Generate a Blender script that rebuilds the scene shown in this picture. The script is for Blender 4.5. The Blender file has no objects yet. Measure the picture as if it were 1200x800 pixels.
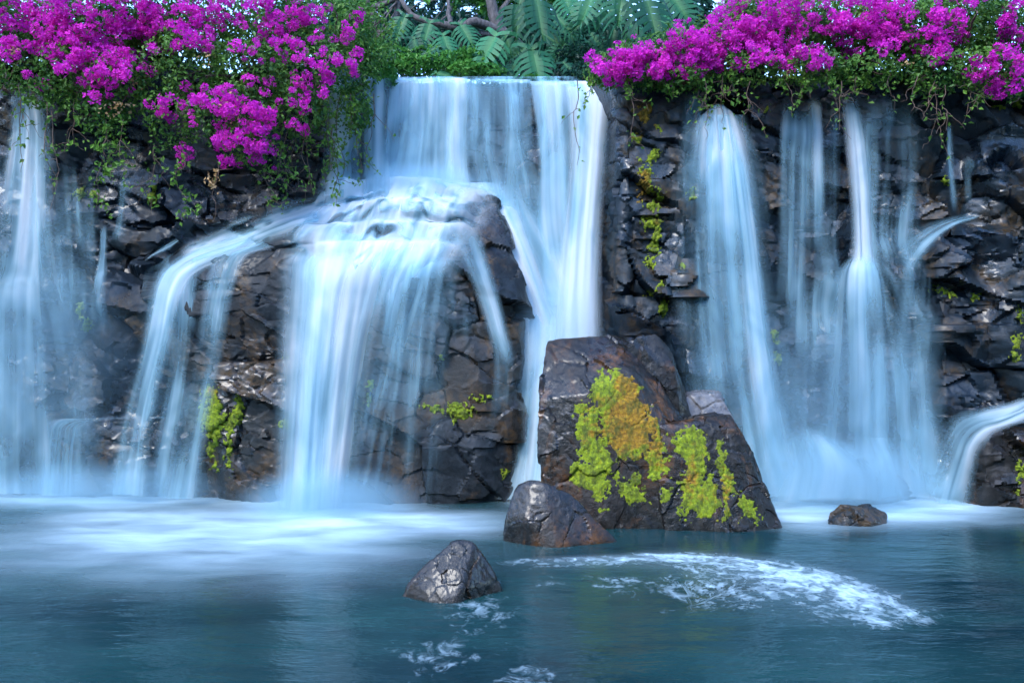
import bpy, bmesh, math, random
import numpy as np
from mathutils import Vector, Matrix
from mathutils.bvhtree import BVHTree
from mathutils.geometry import tessellate_polygon

random.seed(7)
RNG = np.random.default_rng(7)
S = bpy.context.scene
COL = S.collection
R = math.radians

# ------------------------------------------------------------------ camera
CAM = np.array([0.0, 0.0, 2.2])
FOC = 933.3
cam = bpy.data.objects.new("camera", bpy.data.cameras.new("camera"))
COL.objects.link(cam)
cam.location = CAM
cam.rotation_euler = (R(90), 0, 0)
cam.data.lens = 28.0
cam.data.sensor_width = 36.0
cam.data.clip_start = 0.05
cam.data.clip_end = 3000
S.camera = cam

# ------------------------------------------------------------------ sky, sun, exposure
SUN_EL, SUN_AZ = R(46), R(215)      # azimuth measured clockwise from +Y
world = bpy.data.worlds.new("World")
S.world = world
world.use_nodes = True
wn = world.node_tree
bg = wn.nodes["Background"]
sky = wn.nodes.new("ShaderNodeTexSky")
sky.sky_type = 'NISHITA'
sky.sun_disc = False
sky.sun_elevation = SUN_EL
sky.sun_rotation = SUN_AZ
sky.ozone_density = 6.0
sky.dust_density = 0.2
wn.links.new(sky.outputs[0], bg.inputs[0])
bg.inputs[1].default_value = 0.15
sl = bpy.data.lights.new("sun", 'SUN')
sl.energy = 0.55
sl.angle = R(20)
sl.color = (1.0, 0.96, 0.88)
sun = bpy.data.objects.new("sun", sl)
COL.objects.link(sun)
sdir = Vector((math.sin(SUN_AZ) * math.cos(SUN_EL), math.cos(SUN_AZ) * math.cos(SUN_EL), math.sin(SUN_EL)))
sun.rotation_euler = sdir.to_track_quat('Z', 'Y').to_euler()
sun.location = sdir * 30
S.view_settings.view_transform = 'Standard'
S.view_settings.look = 'None'
S.view_settings.gamma = 1
S.view_settings.exposure = 2.68
S.render.engine = 'CYCLES'
S.cycles.max_bounces = 8
S.cycles.diffuse_bounces = 3
S.cycles.glossy_bounces = 3
S.cycles.transmission_bounces = 3
S.cycles.transparent_max_bounces = 40
S.cycles.volume_bounces = 1
S.cycles.use_denoising = True
S.cycles.caustics_reflective = False
S.cycles.caustics_refractive = False

# ------------------------------------------------------------------ helpers
def px(x, y, Y):
    """photo pixel at distance Y -> point in the place"""
    return np.array([(x - 600.0) / FOC * Y, Y, 2.2 + (400.0 - y) / FOC * Y])

def pxs(l):
    return np.array([px(*p) for p in l])

def tag(o, label=None, cat=None, group=None, kind=None):
    if label: o["label"] = label
    if cat: o["category"] = cat
    if group: o["group"] = group
    if kind: o["kind"] = kind
    return o

def mesh(name, V, F, attrs=None, uv=None, smooth=True):
    V = np.asarray(V, np.float32).reshape(-1, 3)
    F = np.asarray(F, np.int32)
    me = bpy.data.meshes.new(name)
    n, k = F.shape
    me.vertices.add(len(V)); me.vertices.foreach_set("co", V.ravel())
    me.loops.add(n * k); me.loops.foreach_set("vertex_index", F.ravel())
    me.polygons.add(n)
    me.polygons.foreach_set("loop_start", np.arange(0, n * k, k, dtype=np.int32))
    me.polygons.foreach_set("loop_total", np.full(n, k, np.int32))
    me.polygons.foreach_set("use_smooth", np.full(n, smooth, bool))
    if attrs:
        for a, val in attrs.items():
            at = me.attributes.new(a, 'FLOAT', 'POINT')
            at.data.foreach_set("value", np.asarray(val, np.float32).ravel())
    if uv is not None:
        l = me.uv_layers.new(name="UVMap")
        l.data.foreach_set("uv", np.asarray(uv, np.float32)[F.ravel()].ravel())
    me.update(calc_edges=True)
    return me

def obj(name, me, mat=None, parent=None, loc=None):
    o = bpy.data.objects.new(name, me)
    COL.objects.link(o)
    if mat is not None and me is not None and len(me.materials) == 0:
        me.materials.append(mat)
    if parent is not None: o.parent = parent
    if loc is not None: o.location = loc
    return o

def empty(name, loc):
    o = bpy.data.objects.new(name, None)
    o.empty_display_size = 0.2
    COL.objects.link(o)
    o.location = loc
    return o

def grid_faces(nr, nc):
    i = np.arange(nr * nc).reshape(nr, nc)
    return np.stack([i[:-1, :-1], i[:-1, 1:], i[1:, 1:], i[1:, :-1]], -1).reshape(-1, 4)

# ---- hashed noise in numpy
def _h(ix, iy, iz, seed):
    h = (ix.astype(np.int64) * 374761393 + iy.astype(np.int64) * 668265263 + iz.astype(np.int64) * 2147483647 + seed * 974711) & 0xFFFFFFFF
    h = ((h ^ (h >> 13)) * 1274126177) & 0xFFFFFFFF
    h = ((h ^ (h >> 16)) * 2246822519) & 0xFFFFFFFF
    h = h ^ (h >> 15)
    return (h & 0xFFFFFF).astype(np.float64) / 0xFFFFFF

def vnoise(P, seed=0):
    P = np.asarray(P, float)
    f = np.floor(P).astype(np.int64)
    t = P - f
    t = t * t * t * (t * (t * 6 - 15) + 10)
    out = 0
    for dx in (0, 1):
        for dy in (0, 1):
            for dz in (0, 1):
                w = (t[:, 0] if dx else 1 - t[:, 0]) * (t[:, 1] if dy else 1 - t[:, 1]) * (t[:, 2] if dz else 1 - t[:, 2])
                out = out + w * _h(f[:, 0] + dx, f[:, 1] + dy, f[:, 2] + dz, seed)
    return out * 2 - 1

def fbm(P, seed=0, o=4):
    s = 0; a = 0.5; P = np.asarray(P, float)
    for k in range(o):
        s = s + a * vnoise(P * 2 ** k + 17.3 * k, seed + k); a *= 0.5
    return s

def voro(P, seed):
    P = np.asarray(P, float)
    f = np.floor(P).astype(np.int64)
    n = len(P)
    F1 = np.full(n, 9.0); F2 = np.full(n, 9.0)
    cid = np.zeros(n, np.int64); rel = np.zeros((n, 3))
    for dx in (-1, 0, 1):
        for dy in (-1, 0, 1):
            for dz in (-1, 0, 1):
                ix, iy, iz = f[:, 0] + dx, f[:, 1] + dy, f[:, 2] + dz
                c = np.stack([ix + _h(ix, iy, iz, seed), iy + _h(ix, iy, iz, seed + 1), iz + _h(ix, iy, iz, seed + 2)], -1)
                d = P - c
                L = np.sqrt((d * d).sum(1))
                m = L < F1
                F2 = np.where(m, F1, np.minimum(F2, L))
                F1 = np.where(m, L, F1)
                rel[m] = d[m]
                cid[m] = (ix[m] * 73856093) ^ (iy[m] * 19349663) ^ (iz[m] * 83492791)
    return F1, F2, cid, rel

def idh(cid, k):
    return _h(cid, cid >> 7, cid * 0 + k, 91 + k)

def sst(x, a, b):
    t = np.clip((x - a) / (b - a), 0, 1)
    return t * t * (3 - 2 * t)

def vnormals(V, F):
    fn = np.cross(V[F[:, 2]] - V[F[:, 0]], V[F[:, 3 if F.shape[1] > 3 else 1]] - V[F[:, 1 if F.shape[1] > 3 else 0]])
    if F.shape[1] == 3:
        fn = np.cross(V[F[:, 1]] - V[F[:, 0]], V[F[:, 2]] - V[F[:, 0]])
    N = np.zeros_like(V)
    for k in range(F.shape[1]):
        np.add.at(N, F[:, k], fn)
    return N / (np.linalg.norm(N, axis=1, keepdims=True) + 1e-12)

def block_relief(P, seed, amp=1.0, cell=(0.8, 0.8, 0.48), fine=1.0):
    """angular jointed rock: tilted blocks at three scales with cracks between"""
    W = np.stack([fbm(P * 0.9, seed + 50, 3), fbm(P * 0.9, seed + 60, 3), fbm(P * 0.9, seed + 70, 3)], -1)
    Q = (P + W * 0.30) / np.array(cell)
    # shear so that joints run diagonally
    Q = Q + np.stack([Q[:, 2] * 0.35, Q[:, 2] * 0, Q[:, 0] * 0.18], -1)
    F1, F2, cid, rel = voro(Q, seed)
    g = np.stack([idh(cid, 1), idh(cid, 2), idh(cid, 3)], -1) - 0.5
    e = F2 - F1
    crk = sst(fbm(P * 1.6, seed + 80, 2), -0.2, 0.25)
    h = 0.24 * (idh(cid, 4) - 0.5) + (rel * g).sum(1) * 0.50
    h = h - 0.10 * np.exp(-(e / 0.022) ** 2) * (0.06 + 0.8 * crk ** 1.5)
    Q2 = (P + W * 0.16) / (np.array(cell) * 0.42) + 7.7
    Q2 = Q2 + np.stack([Q2[:, 2] * -0.4, Q2[:, 2] * 0, Q2[:, 0] * 0.3], -1)
    G1, G2, c2, r2 = voro(Q2, seed + 5)
    g2 = np.stack([idh(c2, 1), idh(c2, 2), idh(c2, 3)], -1) - 0.5
    e2 = G2 - G1
    m2 = sst(fbm(P * 0.8, seed + 90, 2), -0.25, 0.2)
    h2 = (0.055 * (idh(c2, 4) - 0.5) + (r2 * g2).sum(1) * 0.19 - 0.022 * np.exp(-(e2 / 0.03) ** 2) * (1 - crk) * sst(fbm(P * 2.3, seed + 83, 2), 0.0, 0.25)) * (0.4 + 0.6 * m2)
    Q3 = (P + W * 0.05) / np.array([0.17, 0.17, 0.11])
    Q3 = Q3 + np.stack([Q3[:, 2] * 0.5, Q3[:, 2] * 0, Q3[:, 0] * 0.2], -1)
    H1, H2, c3, r3 = voro(Q3, seed + 9)
    g3 = np.stack([idh(c3, 1), idh(c3, 2), idh(c3, 3)], -1) - 0.5
    h3 = (0.03 * (idh(c3, 4) - 0.5) + (r3 * g3).sum(1) * 0.085) * fine * (0.12 + 0.88 * sst(fbm(P * 1.1, seed + 95, 2), -0.05, 0.3))
    h4 = 0.016 * fbm(P * 8.0, seed + 30, 3) * fine
    return (h + h2 + h3 + h4) * amp, cid, e

def catmull(pts, n):
    pts = np.asarray(pts, float)
    m = len(pts)
    if m == 2:
        t = np.linspace(0, 1, n)[:, None]
        return pts[0] * (1 - t) + pts[1] * t
    ext = np.concatenate([[2 * pts[0] - pts[1]], pts, [2 * pts[-1] - pts[-2]]])
    u = np.linspace(0, m - 1 - 1e-9, n)
    i = u.astype(int); t = (u - i)[:, None]
    p0, p1, p2, p3 = ext[i], ext[i + 1], ext[i + 2], ext[i + 3]
    return 0.5 * ((2 * p1) + (-p0 + p2) * t + (2 * p0 - 5 * p1 + 4 * p2 - p3) * t ** 2 + (-p0 + 3 * p1 - 3 * p2 + p3) * t ** 3)

def linear(pts, n):
    pts = np.asarray(pts, float)
    d = np.concatenate([[0], np.cumsum(np.linalg.norm(np.diff(pts, axis=0), axis=1))])
    u = np.linspace(0, d[-1], n)
    return np.stack([np.interp(u, d, pts[:, k]) for k in range(pts.shape[1])], -1)

# ------------------------------------------------------------------ node helper
class NT:
    def __init__(s, name):
        s.m = bpy.data.materials.new(name); s.m.use_nodes = True
        s.t = s.m.node_tree; s.t.nodes.clear()
        s.out = s.n("ShaderNodeOutputMaterial")
    def n(s, typ, ins=None, **kw):
        nd = s.t.nodes.new(typ)
        for k, v in kw.items(): setattr(nd, k, v)
        for k, v in (ins or {}).items():
            if hasattr(v, "is_output"): s.t.links.new(v, nd.inputs[k])
            else: nd.inputs[k].default_value = v
        return nd
    def link(s, a, b): s.t.links.new(a, b)
    def attr(s, name): return s.n("ShaderNodeAttribute", attribute_name=name).outputs["Fac"]
    def math(s, op, a, b=0.0, c=None, clamp=False):
        nd = s.n("ShaderNodeMath", operation=op, use_clamp=clamp)
        for i, v in enumerate((a, b) if c is None else (a, b, c)):
            if hasattr(v, "is_output"): s.link(v, nd.inputs[i])
            else: nd.inputs[i].default_value = v
        return nd.outputs[0]
    def mapr(s, v, a, b, c=0.0, d=1.0, smooth=False):
        nd = s.n("ShaderNodeMapRange", {0: v, 1: a, 2: b, 3: c, 4: d})
        if smooth: nd.interpolation_type = 'SMOOTHSTEP'
        return nd.outputs[0]
    def noise(s, vec, scale, detail=3, rough=0.55, dist=0.0):
        nd = s.n("ShaderNodeTexNoise", {"Scale": scale, "Detail": detail, "Roughness": rough, "Distortion": dist})
        if vec is not None: s.link(vec, nd.inputs["Vector"])
        return nd.outputs["Fac"]
    def mix(s, f, a, b):
        nd = s.n("ShaderNodeMix", data_type='RGBA')
        for k, v in ((0, f), (6, a), (7, b)):
            if hasattr(v, "is_output"): s.link(v, nd.inputs[k])
            else: nd.inputs[k].default_value = v if k == 0 else (*v, 1) if len(v) == 3 else v
        return nd.outputs[2]
    def vmul(s, vec, sc, add=(0, 0, 0)):
        nd = s.n("ShaderNodeMapping", {"Vector": vec}); nd.inputs["Scale"].default_value = sc; nd.inputs["Location"].default_value = add
        return nd.outputs[0]
    def geo(s): return s.n("ShaderNodeNewGeometry").outputs["Position"]
    def uv(s): return s.n("ShaderNodeUVMap").outputs[0]
    def rand(s): return s.n("ShaderNodeObjectInfo").outputs["Random"]
    def bump(s, h, st=0.3, dist=0.02):
        return s.n("ShaderNodeBump", {"Height": h, "Strength": st, "Distance": dist}).outputs[0]
    def fin(s, sh): s.link(sh, s.out.inputs["Surface"]); return s.m

# ------------------------------------------------------------------ materials
def rock_mat(name, dark, mid, stain, rough=0.3, stain_amt=0.5, tone=0.7):
    t = NT(name)
    P = t.geo()
    n1 = t.noise(P, 1.3, 4, 0.6, 0.4)
    n2 = t.noise(P, 9.0, 5, 0.65)
    n3 = t.noise(P, 60.0, 4, 0.7)
    st = t.noise(t.vmul(P, (1.0, 1.0, 0.5), (5, 3, 1)), 1.7, 5, 0.62, 0.8)
    st2 = t.noise(P, 14.0, 4, 0.65)
    c = t.mix(t.mapr(n2, 0.35, 0.68), dark, mid)
    c = t.mix(t.mapr(n1, 0.4, 0.7, 0, 0.55), c, tuple(x * 0.5 for x in dark))
    rn = t.rand()
    c = t.mix(t.mapr(rn, 0.4, 0.95, 0, tone), c, tuple(m * k for m, k in zip(mid, (1.35, 0.95, 0.60))))
    sf = t.math('MULTIPLY', t.mapr(t.math('ADD', st, t.math('MULTIPLY', rn, 0.10)), 0.52, 0.72, 0, 1, True), t.mapr(st2, 0.35, 0.6))
    c = t.mix(t.math('MULTIPLY', sf, stain_amt), c, stain)
    c = t.mix(t.mapr(n3, 0.62, 0.75, 0, 0.35), c, tuple(min(1, x * 2.4) for x in mid))
    wet = t.mapr(t.noise(t.vmul(P, (1, 1, 0.45), (2, 7, 4)), 1.1, 3, 0.55), 0.42, 0.62)
    rg = t.math('ADD', t.mapr(n2, 0.3, 0.7, rough - 0.08, rough + 0.16), t.mapr(n3, 0.3, 0.7, -0.06, 0.06))
    rg = t.math('ADD', rg, t.math('MULTIPLY', wet, 0.28))
    b = t.math('ADD', t.math('MULTIPLY', n3, 0.5), t.math('MULTIPLY', t.noise(P, 24.0, 5, 0.6), 0.9))
    p = t.n("ShaderNodeBsdfPrincipled", {"Base Color": c, "Roughness": rg, "Normal": t.bump(b, 0.55, 0.02)})
    p.inputs["IOR"].default_value = 1.40
    t.link(t.mapr(wet, 0, 1, 0.42, 0.0), p.inputs["Coat Weight"])
    p.inputs["Coat Roughness"].default_value = 0.16
    return t.fin(p.outputs[0])

ROCK = rock_mat("wet_basalt", (0.003, 0.008, 0.014), (0.012, 0.026, 0.042), (0.12, 0.066, 0.020), 0.23, 0.6, 0.45)
ROCK_BUT = rock_mat("wet_brown_basalt", (0.006, 0.009, 0.012), (0.026, 0.032, 0.037), (0.12, 0.062, 0.018), 0.24, 0.65, 0.45)
ROCK_BOULDER = rock_mat("wet_rust_basalt", (0.005, 0.0045, 0.004), (0.030, 0.025, 0.021), (0.16, 0.060, 0.010), 0.17, 0.8, 0.0)
ROCK_GREY = rock_mat("smooth_grey_basalt", (0.10, 0.10, 0.11), (0.22, 0.21, 0.21), (0.16, 0.10, 0.06), 0.22, 0.35)

def strand_mat():
    """silky falling water: white strands along the flow, gaps between them"""
    t = NT("falling_water")
    uv = t.uv()
    nb = t.noise(t.vmul(uv, (2.4, 0.16, 1)), 1.0, 2, 0.5, 0.35)
    nm = t.noise(t.vmul(uv, (8.5, 0.28, 1), (3, 8, 0)), 1.0, 1.5, 0.5, 0.3)
    nf = t.noise(t.vmul(uv, (27.0, 0.40, 1), (9, 2, 0)), 1.0, 1, 0.5)
    n = t.math('ADD', t.math('ADD', t.math('MULTIPLY', nb, 0.66), t.math('MULTIPLY', nm, 0.27)), t.math('MULTIPLY', nf, 0.07))
    n = t.math('MULTIPLY', t.math('SUBTRACT', n, 0.5), 2.6)
    pat = t.noise(t.vmul(uv, (1.5, 0.8, 1), (21, 4, 0)), 1.0, 2, 0.5, 0.6)
    n = t.math('ADD', n, t.mapr(pat, 0.3, 0.7, -0.25, 0.25))
    a = t.math('ADD', n, t.attr("dens"))
    a = t.mapr(a, -0.12, 1.3, 0, 1, True)
    a = t.math('MULTIPLY', t.math('MULTIPLY', a, t.attr("edge")), 0.97)
    # thin water is bluish, aerated cores are white
    wcol = t.mix(t.mapr(t.math('ADD', n, t.attr("dens")), 0.45, 1.25, 0, 1, True), (0.50, 0.83, 0.96), (0.92, 0.96, 0.98))
    d = t.n("ShaderNodeBsdfDiffuse", {"Color": wcol, "Roughness": 0.0})
    tl = t.n("ShaderNodeBsdfTranslucent", {"Color": wcol})
    mx = t.n("ShaderNodeMixShader", {0: 0.42, 1: d.outputs[0], 2: tl.outputs[0]})
    tr = t.n("ShaderNodeBsdfTransparent")
    return t.fin(t.n("ShaderNodeMixShader", {0: a, 1: tr.outputs[0], 2: mx.outputs[0]}).outputs[0])
FALL = strand_mat()

def pool_mat():
    t = NT("pool_water")
    P = t.geo()
    uv = t.uv()
    f1 = t.attr("foam"); f2 = t.attr("veil")
    # broken foam drawn out along the current
    b1 = t.noise(t.vmul(uv, (1.6, 3.2, 1)), 1.3, 4, 0.58, 1.4)
    b2 = t.noise(t.vmul(uv, (3.0, 4.5, 1)), 3.6, 3, 0.6, 1.0)
    br = t.math('ADD', t.math('MULTIPLY', b1, 0.52), t.math('MULTIPLY', b2, 0.48))
    fa = t.mapr(t.math('ADD', br, t.math('MULTIPLY', t.math('SUBTRACT', f1, 1.0), 0.34)), 0.37, 0.76, 0, 0.85, True)
    vs = t.noise(t.vmul(P, (0.55, 1.5, 1)), 1.5, 3, 0.5, 0.5)
    va = t.math('MULTIPLY', f2, t.mapr(vs, 0.25, 0.70, 0.45, 1.2), clamp=True)
    foam = t.math('MAXIMUM', fa, va)
    wn_ = t.noise(t.vmul(P, (0.35, 0.9, 1)), 1.2, 4, 0.6, 0.5)
    wc = t.mix(t.mapr(wn_, 0.3, 0.7), (0.002, 0.021, 0.027), (0.013, 0.056, 0.056))
    col = t.mix(foam, wc, (0.68, 0.87, 0.94))
    rp = t.noise(t.vmul(P, (0.5, 1.5, 1)), 3.0, 4, 0.6, 0.3)
    rp2 = t.noise(t.vmul(P, (0.7, 1.5, 1)), 11.0, 3, 0.5)
    h = t.math('ADD', t.math('MULTIPLY', rp, 1.0), t.math('MULTIPLY', rp2, 0.25))
    p = t.n("ShaderNodeBsdfPrincipled", {"Base Color": col, "Roughness": t.mapr(foam, 0, 0.6, 0.16, 0.7), "Normal": t.bump(h, 0.28, 0.07)})
    p.inputs["IOR"].default_value = 1.33
    return t.fin(p.outputs[0])
POOL = pool_mat()

def leaf_mat(name, a, b, rough=0.45, trans=0.3):
    t = NT(name)
    v = t.attr("tint")
    c = t.mix(v, a, b)
    p = t.n("ShaderNodeBsdfPrincipled", {"Base Color": c, "Roughness": rough, "Specular IOR Level": 0.25})
    tl = t.n("ShaderNodeBsdfTranslucent", {"Color": c})
    return t.fin(t.n("ShaderNodeMixShader", {0: trans, 1: p.outputs[0], 2: tl.outputs[0]}).outputs[0])

LEAF_B = leaf_mat("bougainvillea_leaf", (0.022, 0.10, 0.025), (0.19, 0.36, 0.05))
LEAF_D = leaf_mat("dark_leaf", (0.006, 0.034, 0.024), (0.030, 0.11, 0.06))
LEAF_G = leaf_mat("bright_leaf", (0.035, 0.17, 0.035), (0.14, 0.34, 0.05))
LEAF_DRY = leaf_mat("dry_bract", (0.50, 0.30, 0.12), (0.62, 0.42, 0.22))

def split_leaf_mat():
    t = NT("split_leaf")
    r = t.rand()
    c = t.mix(r, (0.008, 0.07, 0.033), (0.045, 0.21, 0.085))
    c = t.mix(t.mapr(t.attr("tint"), 0.3, 1.0, 0.0, 0.45), c, (0.16, 0.34, 0.12))
    p = t.n("ShaderNodeBsdfPrincipled", {"Base Color": c, "Roughness": 0.5, "Specular IOR Level": 0.25})
    tl = t.n("ShaderNodeBsdfTranslucent", {"Color": c})
    return t.fin(t.n("ShaderNodeMixShader", {0: 0.25, 1: p.outputs[0], 2: tl.outputs[0]}).outputs[0])
LEAF_M = split_leaf_mat()

def bract_mat():
    t = NT("magenta_bract")
    v = t.math('MULTIPLY', t.math('ADD', t.attr("tint"), t.rand()), 0.5)
    c = t.mix(v, (0.58, 0.006, 0.42), (0.94, 0.07, 0.66))
    p = t.n("ShaderNodeBsdfPrincipled", {"Base Color": c, "Roughness": 0.75, "Specular IOR Level": 0.15})
    tl = t.n("ShaderNodeBsdfTranslucent", {"Color": c})
    return t.fin(t.n("ShaderNodeMixShader", {0: 0.4, 1: p.outputs[0], 2: tl.outputs[0]}).outputs[0])
BRACT = bract_mat()

def bark_mat(name, a, b):
    t = NT(name)
    P = t.geo()
    n = t.noise(t.vmul(P, (1, 1, 0.3)), 22.0, 5, 0.65)
    c = t.mix(t.mapr(n, 0.35, 0.7), a, b)
    p = t.n("ShaderNodeBsdfPrincipled", {"Base Color": c, "Roughness": 0.8, "Normal": t.bump(n, 0.6, 0.02)})
    return t.fin(p.outputs[0])
BARK = bark_mat("bark", (0.045, 0.035, 0.032), (0.16, 0.13, 0.12))
TWIG = bark_mat("twig", (0.09, 0.055, 0.04), (0.20, 0.13, 0.09))

def moss_mat():
    t = NT("moss")
    P = t.geo()
    n = t.noise(P, 28.0, 4, 0.65)
    n2 = t.noise(P, 110.0, 3, 0.7)
    g = t.mix(t.mapr(n, 0.3, 0.7), (0.13, 0.21, 0.006), (0.44, 0.52, 0.008))
    o = t.mix(t.mapr(n, 0.35, 0.65), (0.24, 0.10, 0.010), (0.62, 0.33, 0.015))
    on = t.math('ADD', t.attr("rust"), t.mapr(t.noise(P, 9.0, 4, 0.65), 0.3, 0.7, -0.45, 0.45), clamp=True)
    c = t.mix(t.mapr(on, 0.3, 0.7), g, o)
    dk = t.noise(t.vmul(P, (1, 1, 0.5)), 13.0, 5, 0.75)
    c = t.mix(t.mapr(dk, 0.44, 0.62, 0, 0.85), c, (0.055, 0.075, 0.008))
    c = t.mix(t.mapr(n2, 0.42, 0.7, 0, 0.7), c, (0.05, 0.06, 0.01))
    p = t.n("ShaderNodeBsdfPrincipled", {"Base Color": c, "Roughness": 0.85, "Normal": t.bump(n2, 0.8, 0.015)})
    return t.fin(p.outputs[0])
MOSS = moss_mat()

def soil_mat():
    t = NT("soil")
    P = t.geo()
    n = t.noise(P, 2.0, 5, 0.65)
    c = t.mix(n, (0.03, 0.035, 0.02), (0.09, 0.08, 0.05))
    p = t.n("ShaderNodeBsdfPrincipled", {"Base Color": c, "Roughness": 0.9, "Normal": t.bump(n, 0.6, 0.1)})
    return t.fin(p.outputs[0])
SOIL = soil_mat()

# ------------------------------------------------------------------ ground
def plain_grid(name, xs, ys, zf, mat):
    X, Y = np.meshgrid(xs, ys)
    V = np.stack([X, Y, zf(X, Y)], -1).reshape(-1, 3)
    return obj(name, mesh(name, V, grid_faces(len(ys), len(xs)), uv=V[:, :2]), mat)

gx = np.concatenate([np.linspace(-1200, -40, 12), np.linspace(-34, 34, 35), np.linspace(40, 1200, 12)])
gy = np.concatenate([np.linspace(-1200, -30, 12), np.linspace(-24, 12.4, 14), np.linspace(13.2, 30, 16), np.linspace(36, 1200, 14)])
def gz(X, Y):
    top = sst(Y, 12.7, 13.6) * 7.35
    bank = np.maximum(sst(np.abs(X), 16, 30), sst(-Y, 8, 18)) * 1.6 * (1 - sst(Y, 12.7, 13.6))
    channel = -0.5 * sst(Y, 12.4, 13.2) * np.exp(-((X + 0.25) / 2.6) ** 4) * (1 - sst(Y, 40, 60))
    return -1.0 + top + bank + channel + 0.08 * np.sin(X * 1.3 + Y)
tag(plain_grid("ground", gx, gy, gz, SOIL), "dark soil ground under the pool and above the cliff", None, None, "structure")

# ------------------------------------------------------------------ rock walls
ROCKS = []      # (verts, faces) for draping water and moss

def split_rock(name, V, F, cid, mat, min_faces=70, max_stones=280, view=None, loc=None, stone_mats=None):
    """base sheet = cracks and leftovers; every block a stone of its own"""
    c = cid[F]
    same = (c == c[:, :1]).all(1)
    fc = np.where(same, c[:, 0], -1)
    ids, cnt = np.unique(fc, return_counts=True)
    cand = [(n, i) for i, n in zip(ids, cnt) if i != -1 and n >= min_faces]
    cand.sort(reverse=True)
    if view is not None:
        cent = V[F].mean(1)
        ok = view(cent)
        good = []
        order = np.argsort(fc, kind='stable'); fs = fc[order]
        for n, i in cand:
            a, b = np.searchsorted(fs, i), np.searchsorted(fs, i, side='right')
            if ok[order[a:b]].mean() > 0.3: good.append((n, i))
        cand = good
    cand = cand[:max_stones]
    keep = {i for _, i in cand}
    order = np.argsort(fc, kind='stable'); fs = fc[order]
    loc = np.zeros(3) if loc is None else np.asarray(loc, float)
    keepmask = np.isin(fc, np.array(list(keep), np.int64)) if keep else np.zeros(len(fc), bool)
    N = vnormals(V, F)
    def sub(Fs):
        u, inv = np.unique(Fs, return_inverse=True)
        return V[u] - loc, inv.reshape(Fs.shape)
    v, f = sub(F[~keepmask])
    root = obj(name, mesh(name, v, f), mat, loc=loc)
    root.data.set_sharp_from_angle(angle=R(38))
    for n, i in cand:
        a, b = np.searchsorted(fs, i), np.searchsorted(fs, i, side='right')
        Fs = F[order[a:b]]
        v, f = sub(Fs)
        obj("stone", mesh("stone", v, f), mat, root).data.set_sharp_from_angle(angle=R(38))
    ROCKS.append((V, F))
    return root

def in_view(C):
    x = (C[:, 0]) / C[:, 1] * FOC + 600
    y = 400 - (C[:, 2] - 2.2) / C[:, 1] * FOC
    return (x > -30) & (x < 1230) & (y > -10) & (y < 640)

# --- the cliff: a height sheet y = f(x, z), then back over the lip
def box(v, a, b, s):
    return sst(v, a - s, a + s) * (1 - sst(v, b - s, b + s))

xs = np.concatenate([np.arange(-20, -8, 0.10), np.arange(-8, 8, 0.026), np.arange(8, 20, 0.10)])
zs = np.arange(-0.6, 6.28, 0.026)
X, Z = np.meshgrid(xs, zs)
Yb = 11.75 + 0.85 * box(X, -2.55, 1.30, 0.25) + 0.045 * (Z - 3)            # recess behind the main fall
Yb -= 0.32 * box(X, 1.50, 2.6, 0.20)                                       # pillar right of the main fall
Yb -= 0.50 * box(X, 5.95, 7.15, 0.15) * (1 - sst(Z, 3.75, 3.95))           # right ledge
Yb -= 0.35 * box(X, 6.9, 9.5, 0.3) * (1 - sst(Z, 4.6, 5.2))
Yb -= 0.28 * box(X, 4.4, 5.8, 0.25) * (1 - sst(Z, 3.15, 3.4))              # step under the right fall
Yb -= 0.8 * box(X, 3.7, 5.2, 0.45) * (1 - sst(Z, 0.1, 1.15))              # drowned rock at its foot
Yb -= 0.30 * box(X, 2.5, 3.5, 0.25) * (1 - sst(Z, 4.9, 5.3))
Yb -= 0.25 * box(X, -6.2, -4.6, 0.3) * (1 - sst(Z, 2.9, 3.4))
Yb -= 0.25 * box(X, -9.0, -6.6, 0.3) * (1 - sst(Z, 3.0, 3.25))
P = np.stack([X, Yb, Z], -1)
back = []
for k, (dy, dz) in enumerate([(0.03, 0.02), (0.10, 0.035), (0.25, 0.04), (0.5, 0.04), (0.9, 0.03), (1.5, 0.0)]):
    r = P[-1].copy(); r[:, 1] += dy; r[:, 2] += dz; back.append(r)
P = np.concatenate([P, np.array(back)])
nr, nc = P.shape[:2]
V = P.reshape(-1, 3); F = grid_faces(nr, nc)
Nn = vnormals(V, F)
if Nn[:, 1].mean() > 0: Nn = -Nn
d, cid, e = block_relief(V, 3, 1.0, (1.0, 1.0, 0.62))
damp = np.ones((nr, nc))
lipx = sst(X[0], -2.2, -1.95) * (1 - sst(X[0], 1.45, 1.75))
rowf = sst(np.arange(nr) * 1.0, nr - 40, nr - 12)
damp *= 1 - 0.92 * rowf[:, None] * lipx[None, :]
damp[:, :] *= 1 - 0.62 * lipx[None, :]
V = V + Nn * (d * damp.ravel())[:, None]
F = F[:, ::-1]
cliff = split_rock("cliff", V, F, cid, ROCK, 60, 285, in_view)
tag(cliff, "tall dark wet basalt cliff that the waterfalls run down", None, None, "structure")

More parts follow.
